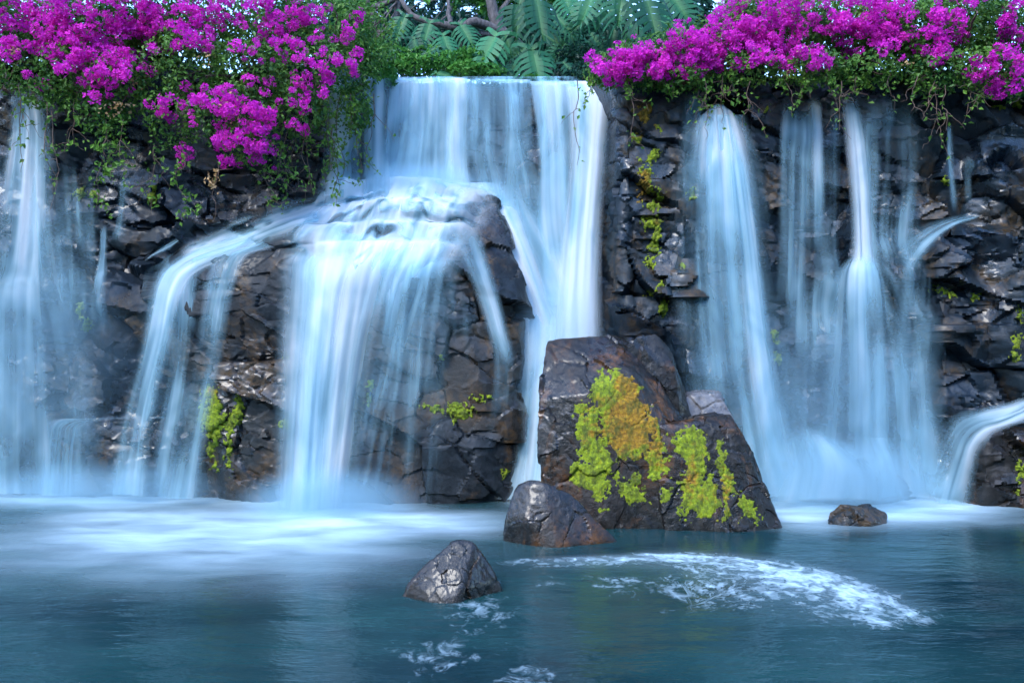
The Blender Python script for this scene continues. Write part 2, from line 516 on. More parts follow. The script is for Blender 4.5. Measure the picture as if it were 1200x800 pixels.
# --- lofted outcrops
def loft(rows, ncol, nrow, amp, seed, cell=(0.8, 0.8, 0.48), fine=1.0):
    sec = np.array([linear(pxs(r) if len(r[0]) == 3 and r[0][0] > 20 or True else r, ncol) for r in rows])
    # soften the plan corners
    for _ in range(int(ncol * 0.012)):
        sec[:, 1:-1] = 0.25 * sec[:, :-2] + 0.5 * sec[:, 1:-1] + 0.25 * sec[:, 2:]
    nrm = np.linalg.norm(np.diff(sec, axis=0), axis=2).mean(1)
    dd = np.concatenate([[0], np.cumsum(nrm)]); u = np.linspace(0, dd[-1], nrow)
    G = np.zeros((nrow, ncol, 3))
    for c in range(3):
        for j in range(ncol):
            G[:, j, c] = np.interp(u, dd, sec[:, j, c])
    for _ in range(int(nrow * 0.25)):
        G[1:-1] = 0.25 * G[:-2] + 0.5 * G[1:-1] + 0.25 * G[2:]
    V = G.reshape(-1, 3); F = grid_faces(nrow, ncol)
    N = vnormals(V, F)
    if N[:, 1].mean() > 0: N = -N; F = F[:, ::-1]
    d, cid, e = block_relief(V, seed, amp, cell, fine)
    return V + N * d[:, None], F, cid

but_rows = [
    [(224, 620, 12.6), (232, 622, 11.2), (262, 628, 10.85), (340, 632, 10.7), (440, 632, 10.75), (560, 628, 10.8), (598, 622, 11.0), (612, 610, 12.9)],
    [(224, 500, 12.6), (230, 500, 11.3), (262, 500, 10.95), (345, 500, 10.80), (440, 500, 10.85), (560, 500, 10.9), (604, 500, 11.1), (616, 500, 12.9)],
    [(205, 400, 12.6), (208, 400, 11.3), (262, 400, 10.98), (350, 400, 10.88), (440, 400, 11.0), (552, 400, 11.05), (610, 395, 11.3), (622, 395, 12.9)],
    [(180, 335, 12.6), (182, 335, 11.3), (250, 328, 10.98), (345, 320, 10.9), (440, 330, 11.1), (545, 320, 11.15), (612, 320, 11.45), (622, 330, 12.9)],
    [(180, 318, 12.6), (184, 316, 11.4), (250, 298, 11.05), (345, 282, 10.98), (440, 306, 11.2), (540, 290, 11.25), (602, 268, 11.7), (616, 310, 12.9)],
    [(196, 305, 12.6), (210, 292, 11.75), (270, 270, 11.6), (350, 258, 11.5), (440, 266, 11.55), (530, 256, 11.6), (585, 238, 11.9), (608, 300, 13.0)],
    [(215, 290, 12.8), (240, 268, 12.5), (300, 248, 12.5), (390, 228, 12.5), (460, 216, 12.5), (520, 212, 12.5), (570, 226, 12.4), (604, 300, 13.0)],
    [(215, 290, 13.2), (240, 268, 13.0), (300, 248, 13.0), (390, 228, 13.0), (460, 218, 13.0), (520, 214, 13.0), (570, 230, 13.0), (604, 300, 13.2)],
]
V, F, cid = loft(but_rows, 330, 300, 0.72, 21, (1.15, 1.15, 0.8))
buttress = split_rock("rock_buttress", V, F, cid, ROCK_BUT, 60, 200, in_view, loc=(-1.9, 11.4, -0.2))
tag(buttress, "large brown rock buttress in the middle with water pouring over its stepped top", "rock outcrop")

rows = [
    [(40, 640, 12.4), (56, 620, 11.4), (110, 622, 11.2), (200, 622, 11.2), (262, 622, 11.3), (268, 620, 12.4)],
    [(44, 520, 12.4), (60, 520, 11.5), (110, 520, 11.3), (200, 520, 11.3), (262, 520, 11.4), (268, 520, 12.4)],
    [(48, 498, 12.4), (64, 497, 11.55), (115, 491, 11.35), (200, 488, 11.4), (262, 488, 11.5), (268, 490, 12.4)],
    [(60, 488, 12.5), (75, 487, 12.2), (120, 486, 12.2), (200, 484, 12.2), (260, 484, 12.2), (268, 486, 12.5)],
]
V, F, cid = loft(rows, 120, 80, 0.35, 33)
ledge = split_rock("rock_ledge", V, F, cid, ROCK, 50, 60, in_view, loc=(-5.3, 11.6, -0.2))
tag(ledge, "low dark rock ledge at the waterline below the left falls", "rock ledge")

rows = [
    [(1118, 640, 11.6), (1120, 640, 10.9), (1150, 640, 10.5), (1230, 640, 10.4), (1330, 640, 10.6), (1350, 600, 11.8)],
    [(1118, 575, 11.6), (1122, 575, 11.0), (1152, 575, 10.6), (1230, 570, 10.5), (1330, 560, 10.7), (1350, 560, 11.8)],
    [(1122, 520, 11.6), (1130, 520, 11.0), (1158, 510, 10.7), (1235, 505, 10.65), (1330, 500, 10.8), (1350, 500, 11.8)],
    [(1135, 505, 11.7), (1142, 502, 11.2), (1170, 486, 10.95), (1240, 470, 10.9), (1330, 460, 11.0), (1350, 470, 11.8)],
    [(1140, 500, 12.0), (1150, 492, 11.7), (1180, 476, 11.5), (1240, 458, 11.5), (1330, 450, 11.5), (1350, 460, 12.0)],
]
V, F, cid = loft(rows, 130, 90, 0.55, 44)
routc = split_rock("rock_outcrop", V, F, cid, ROCK_BOULDER, 40, 60, in_view, loc=(6.9, 11.0, -0.2))
tag(routc, "brown rock outcrop at the right edge of the pool below a short stream", "rock outcrop")

def bvh_of(lst):
    vs = np.concatenate([v for v, f in lst]); off = np.cumsum([0] + [len(v) for v, f in lst])
    fs = []
    for k, (v, f) in enumerate(lst): fs += (f + off[k]).tolist()
    return BVHTree.FromPolygons(vs.tolist(), fs)
BV = bvh_of(ROCKS)

# ------------------------------------------------------------------ boulders
def ico(sub):
    bm = bmesh.new(); bmesh.ops.create_icosphere(bm, subdivisions=sub, radius=1.0)
    V = np.array([v.co[:] for v in bm.verts]); F = np.array([[v.index for v in f.verts] for f in bm.faces]); bm.free()
    return V, F
ICO = {k: ico(k) for k in (4, 6, 7)}

def hull_planes(pts):
    bm = bmesh.new()
    for p in pts: bm.verts.new(p)
    bm.verts.ensure_lookup_table()
    bmesh.ops.convex_hull(bm, input=bm.verts[:])
    bm.normal_update()
    c = np.mean(pts, 0)
    pl = []
    for f in bm.faces:
        n = np.array(f.normal[:]); p = np.array(f.verts[0].co[:])
        dd = np.dot(n, p - c)
        if dd < 0: n, dd = -n, -dd
        if f.calc_area() > 1e-6: pl.append((n, dd))
    bm.free()
    return c, pl

def hull_rock(pts, seed, sub=6, amp=1.0, sharp=140.0, cell=0.5):
    c, pl = hull_planes(pts)
    D, F = ICO[sub]
    inv = np.zeros(len(D)); 
    # smooth minimum over the bounding planes keeps edges crisp but not razor sharp
    q = np.array([np.maximum(D @ n, 0) / max(dd, 1e-3) for n, dd in pl])
    mx = q.max(0)
    r = 1.0 / (mx * (np.exp(sharp * (q / mx - 1)).sum(0)) ** (1 / sharp))
    V = c + D * r[:, None]
    N = vnormals(V, F)
    W = np.stack([fbm(V * 2.0, seed + 1, 3), fbm(V * 2.0, seed + 2, 3), fbm(V * 2.0, seed + 3, 3)], -1)
    Q = (V + W * 0.2) / cell
    F1, F2, cid, rel = voro(Q, seed)
    g = np.stack([idh(cid, 1), idh(cid, 2), idh(cid, 3)], -1) - 0.5
    msk = sst(fbm(V * 1.8, seed + 6, 2), -0.05, 0.2)
    h = 0.05 * (idh(cid, 4) - 0.5) + (rel * g).sum(1) * 0.16 - 0.035 * np.exp(-((F2 - F1) / 0.025) ** 2) * msk
    Q2 = V / (cell * 0.34) + W
    Q2 = Q2 + np.stack([Q2[:, 2] * 0.5, Q2[:, 2] * 0, Q2[:, 0] * 0.2], -1)
    G1, G2, c2, r2 = voro(Q2, seed + 4)
    g2 = np.stack([idh(c2, 1), idh(c2, 2), idh(c2, 3)], -1) - 0.5
    h += ((r2 * g2).sum(1) * 0.075 + 0.02 * (idh(c2, 4) - 0.5)) * (0.25 + 0.75 * sst(fbm(V * 1.5, seed + 16, 2), -0.2, 0.2)) * (cell / 0.5)
    Q3 = (V + W * 0.03) * np.array([1, 1, 0.55]) / (cell * 0.11)
    r3_ = voro(Q3, seed + 14); g3 = np.stack([idh(r3_[2], 1), idh(r3_[2], 2), idh(r3_[2], 3)], -1) - 0.5
    h += (r3_[3] * g3).sum(1) * 0.022 * (cell / 0.5) + 0.016 * fbm(V * 9, seed + 8, 4)
    return V + N * (h * amp)[:, None], F

def boulder(name, pts, seed, mat, label=None, cat=None, parent=None, sub=6, amp=1.0, base=None, cell=0.5, sharp=140.0):
    V, F = hull_rock(pts, seed, sub, amp, sharp, cell=cell)
    b = np.array(base if base is not None else [V[:, 0].mean(), V[:, 1].mean(), 0.0])
    if parent is not None: b = np.array(parent.location)
    o = obj(name, mesh(name, V - b, F), mat, parent, None if parent is not None else b)
    o.data.set_sharp_from_angle(angle=R(34))
    if label: tag(o, label, cat)
    return o, (V, F)

base = np.array([1.75, 9.8, 0.0])
big = empty("mossy_boulder", base)
tag(big, "big angular brown boulder in the pool, draped in green and orange moss", "boulder")
ptsA = pxs([(640, 399, 10.3), (712, 391, 10.3), (742, 396, 10.4), (652, 400, 10.6), (772, 448, 9.95), (803, 490, 9.95), (806, 486, 10.5),
            (631, 468, 9.80), (632, 540, 9.65), (655, 590, 9.5), (705, 612, 9.35), (795, 618, 9.35), (650, 600, 10.5), (800, 620, 10.6),
            (684, 462, 9.62), (742, 440, 9.65), (770, 500, 9.5), (655, 655, 9.5), (800, 660, 9.35), (650, 650, 10.6), (800, 650, 10.6)])
ptsB = pxs([(748, 394, 10.15), (768, 391, 10.2), (788, 411, 10.2), (812, 492, 10.1), (800, 500, 9.95), (735, 402, 10.1), (745, 397, 10.7),
            (780, 402, 10.7), (815, 600, 10.7), (720, 620, 10.5), (720, 560, 10.0), (805, 640, 9.9), (790, 430, 10.05)])
ptsC = pxs([(768, 497, 9.55), (812, 489, 9.75), (856, 487, 9.7), (864, 502, 9.55), (887, 540, 9.62), (884, 560, 9.5), (916, 618, 9.4), (772, 492, 10.2),
            (850, 484, 10.25), (897, 585, 10.3), (772, 560, 9.4), (780, 622, 9.28), (862, 560, 9.38), (872, 622, 9.22), (780, 660, 9.3), (880, 660, 9.2),
            (920, 655, 9.4), (900, 640, 10.3), (770, 640, 10.3)])
ptsD = pxs([(803, 463, 10.35), (842, 462, 10.35), (860, 492, 10.25), (852, 500, 10.2), (803, 500, 10.2), (806, 460, 10.8), (842, 460, 10.8), (866, 560, 10.8), (800, 560, 10.8), (862, 560, 10.3)])
BIG = []
for nm, pts, sd, mt, sub in (("stone", ptsA, 101, ROCK_BOULDER, 7), ("stone", ptsB, 102, ROCK_BOULDER, 6), ("stone", ptsC, 103, ROCK_BOULDER, 7), ("stone", ptsD, 104, ROCK_GREY, 6)):
    o, g = boulder(nm, pts, sd, mt, parent=big, sub=sub, amp=0.42, cell=0.6)
    BIG.append(g)
BVB = bvh_of(BIG)

b2, g2 = boulder("boulder", pxs([(604, 569, 8.9), (622, 563, 8.85), (637, 566, 8.8), (667, 576, 8.85), (697, 605, 8.8), (724, 632, 8.75), (626, 564, 9.2), (660, 577, 9.25), (591, 606, 8.8), (588, 634, 8.8), (616, 606, 8.66),
              (640, 600, 8.66), (652, 640, 8.5), (588, 690, 8.8), (735, 690, 8.7), (650, 690, 8.4), (600, 650, 9.4), (728, 655, 9.4)]),
             111, ROCK_BOULDER, "sharp-edged brown boulder at the foot of the big mossy boulder", "boulder", sub=6, amp=0.34, cell=0.45, sharp=60.0)
b3, g3 = boulder("boulder", pxs([(533, 632, 7.0), (557, 633, 7.0), (519, 641, 6.98), (507, 659, 6.95), (480, 677, 6.9), (469, 694, 6.88), (567, 650, 7.05), (580, 663, 7.05), (588, 675, 7.0), (548, 660, 6.86), (520, 668, 6.84),
              (540, 692, 6.72), (500, 702, 6.72), (466, 740, 6.85), (592, 720, 7.0), (520, 745, 6.6), (505, 690, 7.5), (575, 688, 7.5), (545, 640, 7.25)]),
             112, ROCK_BOULDER, "small dark wet boulder nearest the viewer, alone in the open water", "boulder", sub=6, amp=0.32, cell=0.30, sharp=22.0)
b4, g4 = boulder("boulder", pxs([(972, 600, 9.7), (985, 591, 9.75), (1020, 590, 9.75), (1037, 602, 9.7), (1037, 615, 9.6), (970, 612, 9.6), (1000, 600, 9.5), (1020, 612, 9.45), (980, 640, 9.5),
              (1030, 640, 9.5), (980, 610, 10.1), (1030, 608, 10.1)]),
             113, ROCK, "low rounded boulder barely above the water below the right falls", "boulder", sub=5 if 5 in ICO else 6, amp=0.45, cell=0.25)

# ------------------------------------------------------------------ moss
def poly_sd(Q, poly):
    """signed distance (inside positive) in photo pixels"""
    poly = np.asarray(poly, float); n = len(poly)
    dmin = np.full(len(Q), 1e9); ins = np.zeros(len(Q), bool)
    for i in range(n):
        a, b = poly[i], poly[(i + 1) % n]
        ab = b - a; ap = Q - a
        t = np.clip((ap @ ab) / (ab @ ab), 0, 1)
        dmin = np.minimum(dmin, np.linalg.norm(ap - t[:, None] * ab, axis=1))
        c = ((a[1] > Q[:, 1]) != (b[1] > Q[:, 1])) & (Q[:, 0] < (b[0] - a[0]) * (Q[:, 1] - a[1]) / (b[1] - a[1] + 1e-12) + a[0])
        ins ^= c
    return np.where(ins, dmin, -dmin)

def moss(parent, polys, bvh, rust=(), step=0.8, thick=0.05, wob=6.0, seed=0, name="moss_patch"):
    loc = np.array(parent.location)
    for k, poly in enumerate(polys):
        poly = np.array(poly, float)
        x0, y0 = poly.min(0) - 4; x1, y1 = poly.max(0) + 4
        gx_ = np.arange(x0, x1, step); gy_ = np.arange(y0, y1, step)
        GX, GY = np.meshgrid(gx_, gy_)
        Q = np.stack([GX.ravel(), GY.ravel()], -1)
        sd = poly_sd(Q, poly)
        n3 = np.column_stack([Q * 0.09, np.full(len(Q), k * 3.1 + seed)])
        sd = sd + wob * fbm(n3, seed + k, 4) * 1.6
        sd = np.where(sd < 12, sd + 9.0 * fbm(np.column_stack([Q * 0.32, np.full(len(Q), k * 1.7)]), seed + k + 40, 2), sd)
        sd = sd + 0.0
        idx = np.where(sd > 0)[0]
        if len(idx) < 8: continue
        pos = np.zeros((len(Q), 3)); nor = np.zeros((len(Q), 3)); ok = np.zeros(len(Q), bool)
        o = Vector(CAM)
        for i in idx:
            dirv = Vector(((Q[i, 0] - 600) / FOC, 1.0, (400 - Q[i, 1]) / FOC)).normalized()
            h = bvh.ray_cast(o, dirv)
            if h[0] is not None:
                pos[i] = h[0]; nn = np.array(h[1][:]); 
                if nn @ np.array(dirv) > 0: nn = -nn
                nor[i] = nn; ok[i] = True
        lump = 1 - voro(pos / 0.060, seed + 3)[0]
        lump2 = 1 - voro(pos / 0.022, seed + 7)[0]
        hgt = np.clip(sd / 7.0, 0, 1) ** 0.8 * thick * (0.25 + 0.8 * np.clip(lump, 0, 1) + 0.35 * lump2 + 0.5 * fbm(pos * 5, seed, 2)) - 0.006
        V = pos + nor * hgt[:, None] + np.array([0, 0, 0.25]) * hgt[:, None] * (hgt[:, None] > 0)
        F = grid_faces(len(gy_), len(gx_))
        good = ok[F].all(1)
        spread = np.ptp(pos[F][:, :, 1], axis=1)
        F = F[good & (spread < 0.16)]
        if len(F) < 6: continue
        u, inv = np.unique(F, return_inverse=True)
        rs = np.zeros(len(u))
        for (cx, cy, sx, sy, a) in rust:
            rs += a * np.exp(-((Q[u, 0] - cx) / sx) ** 2 - ((Q[u, 1] - cy) / sy) ** 2)
        ob = obj(name, mesh(name, V[u] - loc, inv.reshape(F.shape)[:, ::-1], {"rust": np.clip(rs, 0, 1)}), MOSS, parent)
        ob["kind"] = "stuff"

def zp(l):
    return [(600 + x * 0.375, 350 + y * 0.375) for x, y in l]
bigmoss = [
    zp([(255, 235), (340, 218), (380, 240), (395, 300), (455, 385), (425, 430), (415, 490), (370, 495), (330, 510), (300, 470), (280, 420), (245, 330)]),
    zp([(195, 330), (230, 325), (262, 420), (275, 520), (215, 515), (195, 440)]),
    zp([(180, 520), (250, 498), (312, 530), (308, 650), (272, 662), (240, 620), (192, 580)]),
    zp([(318, 545), (345, 560), (400, 545), (408, 635), (370, 650), (345, 610), (322, 600)]),
    zp([(425, 410), (468, 395), (475, 480), (500, 500), (500, 565), (470, 560), (440, 590), (420, 500)]),
    zp([(480, 403), (602, 405), (616, 480), (608, 560), (620, 640), (590, 650), (522, 690), (506, 640), (520, 560), (545, 520), (505, 480)]),
    zp([(632, 435), (660, 435), (668, 500), (702, 570), (690, 640), (700, 690), (650, 705), (650, 640), (640, 570), (640, 490)]),
    zp([(706, 590), (735, 600), (780, 690), (755, 705), (720, 680), (704, 640)]),
    zp([(470, 598), (500, 598), (502, 630), (472, 628)]),
    zp([(205, 380), (250, 340), (290, 420), (290, 520), (230, 540)]), zp([(540, 560), (630, 540), (660, 640), (620, 690), (545, 680)]), zp([(340, 600), (420, 590), (440, 640), (380, 650)]), zp([(270, 420), (300, 470), (330, 515), (300, 540), (268, 520)]), zp([(400, 330), (450, 370), (455, 400), (425, 420)]), zp([(250, 240), (300, 225), (330, 300), (270, 330), (245, 300)]), zp([(420, 500), (450, 480), (475, 560), (440, 580)]), zp([(545, 405), (600, 410), (605, 450), (560, 470)]),
    zp([(330, 500), (420, 480), (415, 500), (350, 520)]),
]
moss(big, bigmoss, BVB, rust=((738, 495, 30, 44, 1.15), (735, 445, 14, 16, 0.5), (812, 560, 14, 34, 0.6), (772, 530, 10, 30, 0.5), (850, 580, 16, 60, 0.45), (690, 500, 10, 26, 0.3)), thick=0.018, wob=8)

def blob(cx, cy, rx, ry, n=10):
    return [(cx + rx * math.cos(a) * random.uniform(0.75, 1.15), cy + ry * math.sin(a) * random.uniform(0.75, 1.15)) for a in [i * 2 * math.pi / n for i in range(n)]]
moss(cliff, [blob(760, 262, 12, 8), blob(770, 270, 6, 14), blob(762, 190, 6, 8), blob(774, 335, 5, 8), blob(757, 135, 10, 14), blob(748, 165, 8, 9), blob(762, 222, 9, 9), blob(758, 205, 9, 7), blob(766, 292, 6, 10), blob(768, 181, 10, 6), blob(752, 189, 3, 4), blob(757, 199, 11, 4.5), blob(750, 232, 4, 7), blob(764, 241, 10, 8), blob(773, 228, 5, 8), blob(771, 254, 4, 10), blob(766, 282, 7, 10),
              blob(761, 308, 5, 7), blob(770, 297, 4, 3), blob(779, 361, 6, 11), blob(800, 311, 4, 2.5), blob(760, 345, 4, 2), blob(755, 258, 3, 4), blob(810, 226, 4, 9), blob(756, 214, 10, 6), blob(742, 128, 4, 4), blob(772, 150, 4, 4)],
     BV, rust=((752, 214, 14, 14, 1.0), (748, 230, 8, 16, 0.7), (768, 262, 6, 8, 0.5), (755, 140, 16, 30, 1.2)), thick=0.05, wob=3, seed=5)
moss(cliff, [blob(95, 227, 8, 7), blob(108, 228, 6, 7), blob(178, 232, 5, 8), blob(180, 220, 3, 6), blob(96, 362, 5, 8), blob(103, 380, 6, 8), blob(98, 372, 5, 5),
              blob(1108, 212, 9, 5), blob(1100, 340, 12, 5), blob(1115, 346, 9, 5), blob(1142, 350, 6, 6), blob(1193, 400, 8, 10), blob(1196, 372, 5, 12), blob(1190, 416, 6, 6),
              blob(908, 395, 5, 12), blob(912, 418, 6, 10), blob(886, 428, 4, 3), blob(898, 130, 4, 7), blob(872, 118, 4, 4), blob(1170, 126, 12, 4), blob(1192, 122, 7, 6)],
     BV, rust=((1112, 206, 6, 3, 0.2),), thick=0.05, wob=3, seed=8)
moss(buttress, [[(246, 452), (256, 458), (264, 478), (262, 500), (256, 520), (256, 552), (247, 548), (244, 520), (240, 505), (236, 500), (238, 478), (244, 470)],
                [(278, 462), (287, 472), (288, 492), (276, 500), (272, 520), (274, 545), (268, 556), (264, 540), (264, 490), (272, 478)], blob(245, 462, 8, 10), blob(238, 492, 4, 16),
                blob(538, 482, 16, 12), blob(512, 480, 10, 6), blob(560, 466, 14, 4), blob(499, 476, 6, 5), blob(432, 462, 4, 16), blob(516, 418, 4, 4), blob(333, 497, 6, 4), blob(335, 418, 4, 3), blob(591, 553, 5, 8), blob(434, 452, 4, 4)],
     BV, rust=((248, 458, 8, 10, 0.5),), thick=0.055, wob=3.5, seed=11)
moss(routc, [blob(1196, 552, 6, 16), blob(1194, 576, 6, 6)], BV, thick=0.05, wob=3, seed=14)

# ------------------------------------------------------------------ waterfalls
def sheet(parent, rows, nx=40, ny=120, cling=False, edge=(0.18, 0.18), top=0.0, bot=0.0, off=0.0, ripple=0.03, seed=0, gap=0.05, name="water_sheet", smooth=6, stagger=0.0, holes=0.0):
    """rows: ([(px,py,Y), ...across], density) from the lip down"""
    loc = np.array(parent.location)
    C = np.array([catmull(pxs(r[0]), nx) for r in rows])
    grow = np.linspace(-1, 1, nx)[None, :, None] * np.array([edge[0] > .12, edge[1] > .12], float)[(np.arange(nx) > nx // 2).astype(int)][None, :, None]
    C = C + 0.10 * grow * (C[:, -1:] - C[:, :1])
    edge = tuple(min(.5, x + .10) if x > .12 else x for x in edge)
    dn = np.array([r[1] for r in rows], float)
    G = np.stack([catmull(C[:, j], ny) for j in range(nx)], 1)
    dens = np.interp(np.linspace(0, 1, ny), np.linspace(0, 1, len(dn)), dn)
    G[..., 1] -= off
    hol = np.zeros((ny, nx))
    if stagger:
        uu_ = np.linspace(0, 1, nx); vv_ = np.linspace(0, 1, ny)
        UU, VV = np.meshgrid(uu_, vv_)
        q = np.stack([UU.ravel() * 5, VV.ravel() * 3.0, np.full(UU.size, seed * 3.1)], -1)
        sh = fbm(q, seed + 11, 3).reshape(ny, nx) * stagger * ny * np.sin(np.pi * VV) ** 0.6
        ii = np.clip(np.arange(ny)[:, None] + sh, 0, ny - 1.001)
        ii = np.maximum.accumulate(ii, axis=0)
        i0 = ii.astype(int); fr = (ii - i0)[..., None]; jj = np.arange(nx)[None, :]
        G = G[i0, jj] * (1 - fr) + G[i0 + 1, jj] * fr
    if holes:
        UU, VV = np.meshgrid(np.linspace(0, 1, nx), np.linspace(0, 1, ny))
        q = np.stack([UU.ravel() * 7, VV.ravel() * 8.0, np.full(UU.size, seed * 1.3)], -1)
        hol = -holes * sst(fbm(q, seed + 21, 3), 0.0, 0.35).reshape(ny, nx)
    if cling:
        Yr = np.full((ny, nx), np.nan)
        for i in range(ny):
            for j in range(nx):
                h = BV.ray_cast(Vector((G[i, j, 0], 6.0, G[i, j, 2])), Vector((0, 1, 0)), 14)
                if h[0] is not None: Yr[i, j] = h[0].y
        Yt = np.where(np.isnan(Yr), G[..., 1], np.minimum(G[..., 1] + (0.35 if cling == 2 else 0), Yr - gap))
        if cling == 2: Yt = np.where(np.isnan(Yr), G[..., 1], np.clip(Yr - gap, G[..., 1] - 0.35, G[..., 1] + 0.35))
        for _ in range(3):
            pd = np.pad(Yt, 1, mode='edge')
            Yt = np.min([pd[a_:a_ + ny, b_:b_ + nx] for a_ in range(3) for b_ in range(3)], axis=0)
        for _ in range(smooth):
            Z_ = Yt.copy()
            Z_[1:-1] = np.minimum(0.25 * Yt[:-2] + 0.5 * Yt[1:-1] + 0.25 * Yt[2:], Yt[1:-1] + 0.03)
            Z_[:, 1:-1] = 0.25 * Z_[:, :-2] + 0.5 * Z_[:, 1:-1] + 0.25 * Z_[:, 2:]
            Yt = Z_
        G[..., 1] = Yt - off
    u = np.linspace(0, 1, nx)
    w = np.linalg.norm(C[:, -1] - C[:, 0], axis=1).mean()
    seg = np.linalg.norm(np.diff(G[:, nx // 2], axis=0), axis=1)
    v = np.concatenate([[0], np.cumsum(seg)])
    U, Vv = np.meshgrid(u * w, v)
    r = fbm(np.stack([U.ravel() * 9 + seed * 5.3, Vv.ravel() * 0.35, np.full(U.size, seed * 1.7)], -1), seed, 3).reshape(ny, nx)
    G[..., 1] -= ripple * r * 2 * sst(np.linspace(0, 1, ny), 0.02, 0.14)[:, None]
    wob = fbm(np.stack([Vv.ravel() * 0.8 + seed, U.ravel() * 0, U.ravel() * 0 + seed], -1), seed + 3, 2).reshape(ny, nx) * 0.12
    uu = u[None, :] + wob * np.where(u < 0.5, 1, -1)[None, :] * 0.6
    e = np.ones((ny, nx))
    if edge[0] > 0: e *= sst(uu, 0.0, edge[0]) 
    if edge[1] > 0: e *= sst(1 - uu, 0.0, edge[1])
    e[:, 0] *= 0; e[:, -1] *= 0
    vv = Vv / v[-1]
    if top > 0: e *= sst(vv, 0, top)
    if bot > 0: e *= sst(1 - vv, 0, bot)
    uvc = np.stack([U.ravel() + seed * 13.7, Vv.ravel() + seed * 7.1], -1)
    return obj(name, mesh(name, G.reshape(-1, 3) - loc, grid_faces(ny, nx), {"dens": np.repeat(dens, nx) + hol.ravel(), "edge": e.ravel()}, uvc), FALL, parent)

def fall(label, loc, group="waterfalls over the cliff", name="waterfall"):
    o = empty(name, loc)
    tag(o, label, "waterfall", group)
    return o

def row(l, r, y, Y, d, yr=None, Yr=None):
    return ([(l, y, Y), (r, y if yr is None else yr, Y if Yr is None else Yr)], d)

# main upper fall
w = fall("broad main waterfall pouring over the top lip under the split-leaf plants", (-0.2, 12.5, 3.0))
sheet(w, [row(455, 548, 91, 13.1, .95), row(455, 548, 94, 12.62, .95), row(456, 549, 102, 12.45, .9), row(452, 550, 150, 12.36, .72), row(446, 552, 200, 12.3, .75), row(440, 560, 232, 12.25, .9)], 60, 110, edge=(.05, .10), seed=1)
sheet(w, [row(540, 628, 93, 13.1, .6), row(540, 628, 96, 12.62, .55), row(541, 628, 104, 12.5, .35), row(541, 632, 160, 12.40, .15), row(540, 640, 220, 12.36, .3), row(545, 655, 300, 12.3, .6), row(560, 670, 400, 12.2, .7)], 60, 120, edge=(.05, .08), seed=2)
sheet(w, [row(619, 700, 95, 13.1, 1.0), row(619, 702, 98, 12.62, 1.0), row(621, 703, 106, 12.45, .95), row(628, 702, 160, 12.30, .7), row(632, 698, 230, 12.2, .62), row(634, 696, 320, 12.1, .75), row(636, 698, 420, 12.0, .95)], 50, 120, edge=(.08, .10), seed=3)
sheet(w, [row(664, 714, 97, 13.1, 1.0), row(664, 716, 100, 12.5, 1.1), row(668, 716, 125, 12.2, 1.1), row(666, 710, 200, 11.9, 1.05), row(658, 702, 300, 11.7, 1.15), row(645, 705, 420, 11.5, 1.2)], 30, 120, edge=(.25, .28), seed=4)
sheet(w, [row(452, 680, 92, 13.05, .4), row(453, 680, 97, 12.5, .4), row(453, 684, 105, 12.38, .32), row(440, 690, 180, 12.26, .30), row(430, 695, 260, 12.15, .40), row(480, 700, 360, 12.0, .5)], 80, 110, edge=(.08, .08), bot=.4, off=0.10, seed=5)
sheet(w, [row(545, 575, 96, 12.6, .6), row(548, 580, 150, 12.3, .5), row(556, 590, 210, 12.2, .5), row(575, 615, 290, 12.1, .6), row(590, 640, 380, 11.9, .6)], 20, 100, edge=(.35, .35), off=.05, bot=.4, seed=46)
sheet(w, [row(588, 612, 97, 12.6, .5), row(592, 622, 160, 12.3, .35), row(596, 640, 230, 12.15, .5), row(600, 660, 320, 12.0, .6)], 20, 90, edge=(.35, .35), off=.05, top=.1, bot=.6, seed=47)
sheet(w, [row(548, 600, 190, 12.25, .2), row(540, 640, 250, 12.2, .55), row(560, 690, 330, 12.1, .8), row(590, 700, 420, 11.9, 1.0)], 40, 80, edge=(.3, .3), top=.3, off=.1, seed=6)

w = fall("narrow shaded waterfall behind hanging vines, left of the main fall", (-2.6, 12.3, 3.0))
sheet(w, [row(385, 462, 92, 12.6, .35), row(388, 460, 100, 12.2, .4), row(388, 458, 160, 12.1, .5), row(385, 460, 235, 12.0, .75)], 40, 80, cling=True, edge=(.2, .15), seed=7, gap=.06)

# cascade over the buttress
w = fall("wide foaming cascade tumbling over the stepped top of the rock buttress", (-1.6, 11.4, 2.0), "cascades over rocks")
casc = [([(392, 226, 12.55), (470, 206, 12.5), (575, 226, 12.45)], 1.3), ([(388, 230, 12.15), (470, 211, 12.1), (570, 232, 12.05)], 1.2), ([(378, 247, 12.08), (465, 231, 12.02), (566, 244, 11.98)], .9),
        ([(372, 251, 11.75), (455, 236, 11.68), (562, 250, 11.7)], 1.15), ([(362, 268, 11.68), (450, 257, 11.6), (556, 262, 11.62)], .8), ([(356, 272, 11.38), (446, 261, 11.36), (552, 268, 11.42)], 1.15),
        ([(346, 290, 11.3), (440, 281, 11.25), (545, 284, 11.32)], .75), ([(343, 295, 11.06), (436, 285, 11.05), (540, 290, 11.12)], 1.15), ([(338, 312, 10.9), (428, 308, 10.86), (528, 310, 11.0)], .95), ([(336, 330, 10.82), (422, 326, 10.8), (520, 326, 10.96)], .7)]
sheet(w, casc, 110, 150, cling=True, edge=(.11, .16), seed=8, gap=.035, smooth=3, ripple=.05, stagger=.12, holes=0.8)
sheet(w, casc, 80, 120, cling=True, edge=(.2, .3), seed=9, gap=.10, bot=.25, smooth=6, ripple=.05, stagger=.12, holes=1.2)
